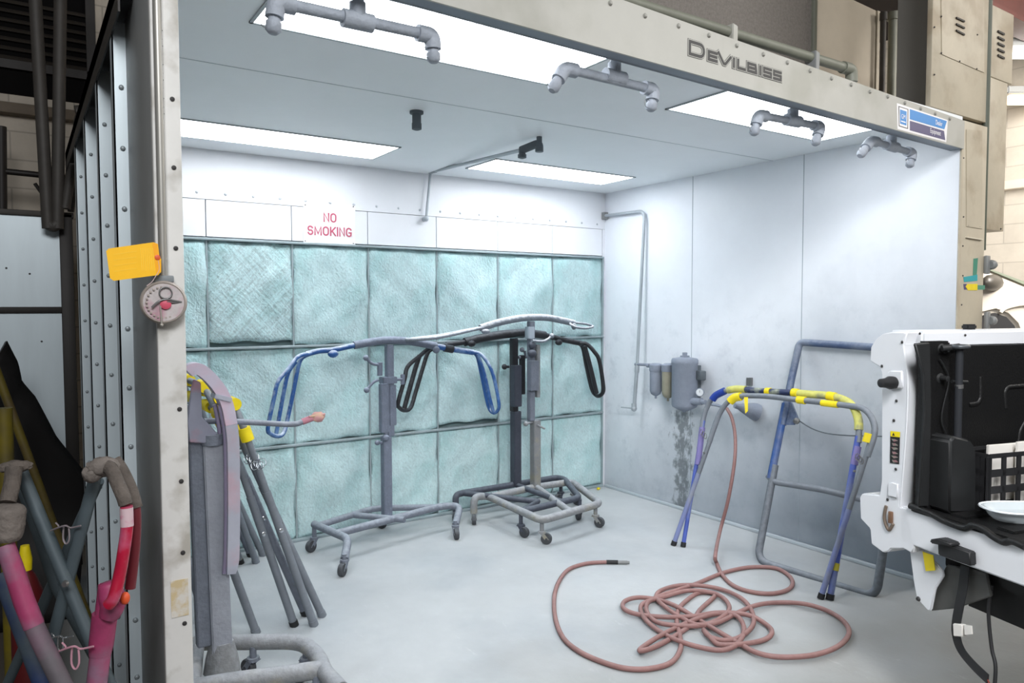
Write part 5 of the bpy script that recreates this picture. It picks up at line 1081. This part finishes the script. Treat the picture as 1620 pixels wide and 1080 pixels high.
tc_ = FQ(1592, 815, zs_t0+.03)
t3 = thing('plastic_tray', 'clear shallow plastic tray lying at the edge of the truck bed', 'tray', tc_)
tx = (FQ(1640, 812, zs_t0+.03)-FQ(1555, 812, zs_t0+.03)).normalized(); ty = V(-tx.y, tx.x, 0)
def oval(a, b, z, k=28, sq=2.6):
    o_ = []
    for j in range(k):
        an = 2*PI*j/k; c_, s_ = math.cos(an), math.sin(an)
        o_.append(tc_+tx*.05+tx*a*math.copysign(abs(c_)**(2/sq), c_)+ty*b*math.copysign(abs(s_)**(2/sq), s_)+V(0, 0, z))
    return o_
mb = MB(); rings = [oval(.085, .05, -.014), oval(.10, .06, .0), oval(.112, .068, .022), oval(.125, .08, .024), oval(.112, .069, .026), oval(.095, .055, .004), oval(.03, .015, .0)]
vv = [[mb.bm.verts.new(p) for p in r_] for r_ in rings]
for A_, B_ in zip(vv, vv[1:]):
    for j in range(28):
        f = mb.bm.faces.new((A_[j], A_[(j+1) % 28], B_[(j+1) % 28], B_[j])); f.smooth = True
mb.bm.faces.new(vv[0][::-1]); mb.bm.faces.new(vv[-1])
obj('tray', mb, clear_tray, t3)
obj('rim', MB().tube(oval(.124, .079, .025), .004, 6, closed=True), mat('tray_rim', (220, 226, 230), .3), t3)

# ------------------------------------------------------------------ outside, left: galvanised plenum, pipes, louvre
t = thing('plenum_panel', 'dull galvanised sheet plenum behind the booth at the far left', 'plenum', (-4.8, .5, 0))
obj('lower_sheet', MB().box((-6.2, .3, 0), (-3.945, .34, 1.515)), galv, t); obj('upper_sheet', MB().box((-6.2, .3, 1.545), (-3.945, .34, 2.075)), galv, t)
obj('seam_strip', MB().box((-6.2, .285, 1.512), (-3.93, .335, 1.548), .003), dark_steel, t); obj('top_edge', MB().box((-6.2, .28, 2.07), (-3.87, .36, 2.10), .003), pipe_black, t)
obj('corner_post', MB().box((-3.945, .28, 0), (-3.878, .36, 2.09), .003), dark_steel, t)
obj('top_sheet', MB().box((-6.2, .34, 2.06), (-3.9, 1.2, 2.08)), dark_steel, t)
for q in ((66, 540), (10, 484-60), (47, 433)): obj('bolt', MB().lathe(yk(q[0], q[1], .3), (0, -1, 0), [(.006, 0), (.004, .005)], 8), dark_bolt, t)
yq2 = 1.0
PQ = lambda x, y: yk(x, y, .2)
lp = [PQ(50, -120), PQ(58, 40), PQ(75, 335), PQ(77, 352), PQ(83, 358), PQ(90, 352), PQ(91, 335), PQ(95, 40), PQ(97, -120)]
tag(obj('looped_pipe', MB().tube(spline(lp, 6), .033, 12), pipe_black), 'dark pipe hanging in a long U loop at the far left', 'pipe')
lp = [PQ(103, 330), PQ(122, 215), PQ(127, 180), PQ(150, 176)]
tag(obj('elbow_pipe', MB().tube(fillet(lp, .06, 6), .028, 12).cyl(PQ(120, 178), PQ(135, 177), .04, 12), pipe_black), 'short slanted dark pipe with an elbow beside the looped pipe', 'pipe')
YW = lambda x, y, d=0: yk(x, y, 1.6-d)
wn = struct('window_1', MB().box(YW(-10, 20)+V(-1.2, -.01, -.55), YW(150, 20)+V(0, 0, .1)), window_dark)
mb = MB(); zl0, zl1 = YW(100, 112).z, YW(100, 12).z; xw0, xw1 = YW(-10, 60).x-1.2, YW(150, 60).x
obj('window_frame', MB().box((xw1-.06, 1.55, zl0-.05), (xw1, 1.6, zl1+.5)).box((xw0, 1.55, zl0-.05), (xw1, 1.6, zl0+.01)), dark_steel, wn)
for k in range(7): mb.obox(V((xw0+xw1)/2, 1.575, zl0+.03+k*.065), V(xw1-xw0-.06, 0, 0), V(0, .03, .02), V(0, -.01, .012))
obj('louvre_slats', mb, mat('slat_brown', (52, 46, 40), .8), wn)
mb = MB().box((-9, 1.5, YW(60, 188).z), (-3.5, 1.6, YW(60, 172).z), .004)
tag(obj('wall_ledge', mb, mat('ledge_brown', (110, 98, 84), .7, var=.2)), 'brown ledge running along the block wall at the far left', 'ledge')
t = thing('pipe_rack', 'dark thin pipe frame against the block wall behind the plenum', 'rack', (-4.4, 1.2, 2.1))
obj('crossbar', MB().tube([yk(-20, 268, 1.1), yk(135, 284, 1.1)], .02, 8), dark_steel, t); obj('upright', MB().tube([yk(2, 200, 1.1), yk(3, 335, 1.1)], .03, 8), dark_steel, t); obj('brace', MB().tube([yk(55, 290, 1.1), yk(75, 318, 1.1)], .012, 6), dark_steel, t)
obj('upright', MB().tube([yk(118, 282, 1.1), yk(112, 335, 1.1)], .02, 8), dark_steel, t)

# leaning black cover, yellow pole, clutter at the far left
def cov(u, v):
    e = [(8, 540), (24, 572), (30, 602), (52, 628), (84, 690), (112, 726), (132, 752)]
    s = u*(len(e)-1); i = min(int(s), len(e)-2); f = s-i
    x = e[i][0]*(1-f)+e[i+1][0]*f; y = e[i][1]*(1-f)+e[i+1][1]*f
    p = yk(x, y, -.25+.0*u); q = V(-4.9+.95*u, -.55, .0)
    r = p*(1-v)+q*v; r.y += -.12*math.sin(PI*v)*(1-.3*u); return r
mb = MB().grid(cov, 24, 14)
o = obj('bumper_cover', mb, mat('cover_black', (26, 24, 24), .45, var=.2)); s_ = o.modifiers.new('thick', 'SOLIDIFY'); s_.thickness = .02
tag(o, 'black curved plastic bumper cover leaning on the galvanised plenum', 'bumper')
pole_a, pole_b = yk(-10, 575, -.75), yk(78, 812, -.75)
k_ = (pole_a.z)/(pole_a.z-pole_b.z)
tag(obj('yellow_pole', MB().tube([pole_a, pole_a+(pole_b-pole_a)*k_], .019, 12), mat('yellow_worn', (96, 84, 24), .6, var=.3, vscale=12, c2=(84, 70, 40), c2amt=.5, c2scale=7)), 'worn yellow pole leaning in the shadows at the far left', 'pole')
q = yk(8, 690, -1.4); 
tag(obj('yellow_post', MB().tube([V(q.x, q.y, 0), V(q.x, q.y, yk(8, 645, -1.4).z), ], .028, 12), mat('yellow_worn2', (120, 106, 18), .6, var=.3, vscale=5, c2=(60, 54, 40), c2amt=.5, c2scale=5)), 'short yellow post half hidden at the left picture edge', 'post')
q = yk(40, 880, -1.6)
t = thing('fire_bottle', 'small dark red bottle with a yellow band on the floor behind the pink stand', 'bottle', V(q.x, q.y, 0))
zt_ = yk(40, 858, -1.6).z
obj('body', MB().lathe(V(q.x, q.y, 0), (0, 0, 1), [(.05, 0), (.052, .02), (.052, zt_-.18), (.03, zt_-.12), (.018, zt_-.1)], 20), mat('bottle_red', (90, 24, 26), .4), t)
obj('neck', MB().lathe(V(q.x, q.y, zt_-.1), (0, 0, 1), [(.02, 0), (.022, .04), (.014, .09)], 16), yellow_pad, t)

# ------------------------------------------------------------------ pink and grey trestles, front left outside the booth
G = lambda x, y, t_=1.66: dp(x, y, t_)
def tofloor(p, q): return p+(q-p)*(p.z/(p.z-q.z))
t = thing('folding_stand', 'pink and red painted trestle stand in front of the left post, foam lump on top', 'stand', V(*G(170, 900)[:2], 0))
top = G(163, 738, 1.60)
obj('leg', MB().tube([G(150, 757, 1.66), tofloor(G(150, 757, 1.66), G(82, 1015, 1.68))], .0135, 12), leg_dark, t)
obj('leg', MB().tube([G(156, 760, 1.72), tofloor(G(156, 760, 1.72), G(64, 965, 1.86))], .0125, 12), leg_dark, t)
obj('foam_lump', MB().ball(top, .027, 3, (1.25, 1.0, .8), .10).ball(top+V(-.02, 0, -.012), .02, 3, (1, 1, 1), .12), foam_light, t)
bend = [G(176, 742, 1.58), G(186, 764, 1.57), G(195, 785, 1.56), G(201, 806, 1.56)]
obj('foam_sleeve', MB().tube(spline([G(168, 738, 1.58)]+bend[:3]+[G(199, 797, 1.56)], 5), .0145, 12), foam_grey, t)
obj('foam_sleeve', MB().tube(spline([G(180, 728, 1.62), G(192, 745, 1.62), G(206, 775, 1.62), G(214, 803, 1.62)], 5), .0155, 12), foam_grey, t)
obj('painted_bar', MB().tube(spline([G(200, 800, 1.56), G(201, 830, 1.56), G(196, 870, 1.55), G(189, 910, 1.55), G(180, 945, 1.54), G(170, 958, 1.54)], 6), [.0125]*30+[.009], 12), pink_red_m, t, 'glossy red front bar')
obj('white_collar', MB().tube([G(200, 803, 1.56), G(201, 832, 1.56)], .0132, 12), mat('pale_pink', (206, 180, 186), .6, c2=(200, 110, 140), c2amt=.4, c2scale=30), t, 'pale worn collar')
obj('rear_bar', MB().tube(spline([G(214, 800, 1.62), G(215, 830, 1.62), G(212, 880, 1.62), G(206, 930, 1.62)], 5), .011, 12), mat('dull_red', (112, 34, 44), .5, var=.2), t)
lower = [G(172, 925, 1.60), G(172, 970, 1.60), G(164, 1020, 1.60), G(152, 1090, 1.60)]
obj('clamp_body', MB().tube(spline([G(172, 920, 1.585), G(176, 940, 1.585), G(178, 958, 1.585), G(172, 975, 1.585)], 5), [.018, .022, .023, .024, .025, .026, .026, .026, .025, .025, .025, .024, .023, .022, .021, .02], 12), pink_m, t)
obj('leg', MB().tube([lower[0], tofloor(lower[0], lower[3])], .021, 12), pink_m, t)
obj('leg_wrap', MB().tube([G(166, 970, 1.60), G(160, 1020, 1.60), G(158, 1035, 1.60)], [.026, .025, .022], 12), pink_m, t, 'loose pink tape wrap')
obj('orange_knob', MB().ball(G(198, 946, 1.575), .011, 2, (.9, .9, 1.3)), mat('orange', (214, 84, 40), .5), t)
t_right = t
t = thing('folding_stand', 'dusty pink and slate trestle stand at the left picture edge', 'stand', V(*G(40, 900)[:2], 0))
obj('leg', MB().tube([G(33, 745, 1.66), tofloor(G(33, 745, 1.66), G(143, 1010, 1.66))], .0145, 12), leg_dark, t)
obj('leg', MB().tube([G(36, 770, 1.74), G(88, 925, 1.8), tofloor(G(88, 925, 1.8), G(140, 1020, 1.9))], .0135, 12), leg_dark, t)
obj('bolt', MB().lathe(G(104, 923, 1.62), -FW, [(.008, 0), (.006, .006)], 12), bolt_m, t)
obj('foam_sleeve', MB().tube(spline([G(22, 738, 1.58), G(19, 765, 1.57), G(12, 795, 1.55)], 5), .0165, 12), foam_grey, t)
obj('foam_lump', MB().ball(G(24, 738, 1.60), .02, 3, (1.6, 1, .7), .12), foam_grey, t)
obj('foam_lump', MB().tube(spline([G(14, 798, 1.54), G(13, 812, 1.54), G(13, 835, 1.54), G(13, 855, 1.54)], 5), [.02, .026, .03, .032, .033, .033, .032, .032, .031, .031, .03, .029, .028, .026, .024, .021], 14), foam_light, t)
pk = [G(8, 862, 1.54), G(20, 895, 1.54), G(38, 950, 1.54), G(54, 990, 1.54), G(100, 1085, 1.54)]
obj('painted_bar', MB().tube(pk[:4], [.018, .019, .02, .02], 12), pink_m, t, 'pink upper bar')
obj('painted_bar', MB().tube([pk[2]+(pk[3]-pk[2])*.7, pk[3], tofloor(pk[3], pk[4])], .019, 12), pink_grey, t, 'grey pink lower bar')
obj('blue_leg', MB().tube([G(5, 905, 1.62), tofloor(G(5, 905, 1.62), G(70, 1080, 1.62))], .022, 12), mat('deep_blue', (36, 52, 92), .55, var=.25, vscale=10, c2=(70, 82, 90), c2amt=.4, c2scale=6), t)
# wire clips and chain between the legs
def clip(parent, cx, cy, tt, s, m_):
    w = MB()
    w.tube(spline([G(cx-30*s, cy+4*s, tt), G(cx-12*s, cy-3*s, tt-.01), G(cx, cy-6*s, tt-.01), G(cx+10*s, cy-2*s, tt), G(cx+30*s, cy-6*s, tt)], 5), .0022*s**.5, 6)
    w.tube(spline([G(cx-4*s, cy-6*s, tt), G(cx-5*s, cy+20*s, tt), G(cx+1*s, cy+30*s, tt), G(cx+7*s, cy+20*s, tt), G(cx+6*s, cy-4*s, tt)], 5), .0022*s**.5, 6)
    w.tube(spline([G(cx-20*s, cy-12*s, tt), G(cx-14*s, cy-4*s, tt), G(cx-24*s, cy+2*s, tt)], 4), .002*s**.5, 6)
    obj('wire_clip', w, m_, parent)
clip(t, 104, 836, 1.64, .8, wire_m); clip(t_right, 118, 1028, 1.56, 1.0, mat('pink_wire', (200, 150, 165), .5, .2)); clip(t, 95, 1010, 1.62, .7, chrome)

# ------------------------------------------------------------------ far right background: car on a lift, beams, strip lights
FH = V(FW.x, FW.y, 0).normalized(); RH = V(RT.x, RT.y, 0).normalized(); KC = dp(1590, 500, 5.6)
K = lambda x, y, d=0: pl(x, y, KC-FH*d, FH)
t = thing('parked_car', 'pale cream car body raised on a lift beyond the cream column', 'car', K(1590, 500)+FH*.7-V(0, 0, KC.z))
prof = [(1500, 560), (1500, 445), (1552, 424), (1566, 425), (1640, 455), (1720, 470), (1760, 500), (1760, 560), (1622, 560), (1617, 545), (1606, 514), (1592, 500), (1575, 494), (1558, 498), (1548, 515), (1545, 560)]
obj('body', MB().prism([K(x, y) for x, y in prof], FH*1.4, .03), car_paint, t)
obj('windscreen', MB().prism([K(x, y, .005) for x, y in [(1564, 424.5), (1640, 452), (1640, 458), (1566, 427.5)]], FH*1.3), car_glass, t)
obj('mirror', MB().ball(K(1570, 447, .05), .09, 2, (1.6, .6, .7)), mat('mirror_dark', (70, 66, 60), .4), t)
obj('wheel_arch', MB().prism([K(x, y, .006) for x, y in [(1545, 560), (1548, 515), (1558, 499), (1575, 495), (1592, 501), (1605, 515), (1616, 545), (1620, 560)]], FH*.3), rubber, t)
obj('crease', MB().tube(spline([K(1583, 494, .02), K(1592, 487, .02), K(1612, 482, .02), K(1640, 480, .02)], 5), .012, 8), mat('car_light', (236, 228, 214), .3), t)
zl = K(1600, 560).z; kc = K(1630, 560)
t = thing('vehicle_lift', 'dark steel vehicle lift under the raised pale car beyond the truck', 'lift', V(kc.x, kc.y, 0)+FH*.7)
obj('runway', MB().obox(V(kc.x, kc.y, zl-.06)+FH*.7, RH*1.2, FH*1.0, V(0, 0, .11), .01), dark_steel, t)
obj('column', MB().obox(V(kc.x, kc.y, (zl-.12)/2)+FH*.7, RH*.4, FH*.4, V(0, 0, zl-.12), .01), dark_steel, t)
for k, (x, y, lb) in enumerate(((1612, 84, 'bright white strip light beyond the louvred box'), (1612, 158, 'warm strip light below the bright one beyond the louvred box'))):
    q = dp(x, y, [6.6, 7.2][k]); t = thing('strip_light', lb, 'light', q)
    obj('tube', MB().tube([q-RH*.1, q+RH*.9], [.05, .05], 12), [tube_on, warm_on][k], t)
    obj('housing', MB().obox(q+RH*.4+V(0, 0, .085), RH*1.1, FH*.12, V(0, 0, .07), .01), galv_grey, t)
    obj('hanger', MB().cyl(q+RH*.1+V(0, 0, .1), q+RH*.1+V(0, 0, 4.7-q.z), .01, 8).cyl(q+RH*.7+V(0, 0, .1), q+RH*.7+V(0, 0, 4.7-q.z), .01, 8), dark_steel, t)
for k, (px, py, tt) in enumerate(((1606, 40, 6.2), (1612, 22, 7.4))):
    q = dp(px, py, tt)
    tag(obj('roof_beam', MB().box((q.x-1.6, q.y-.05, q.z), (4.5, q.y+.05, q.z+.3)).box((q.x-1.6, q.y-.1, q.z-.02), (4.5, q.y+.1, q.z+.02)), beam_red), ['dark red steel roof beam nearer the booth at the upper right', 'dark red steel roof beam farther back at the upper right'][k], 'beam')
q = xk(1600, 300, 4.45)
tag(obj('wall_shelf', MB().box((4.38, q.y-.8, q.z), (4.5, q.y+1.2, q.z+.09), .005), mat('shelf_white', (214, 204, 190), .6)), 'pale ledge along the block wall at the far right', 'ledge')
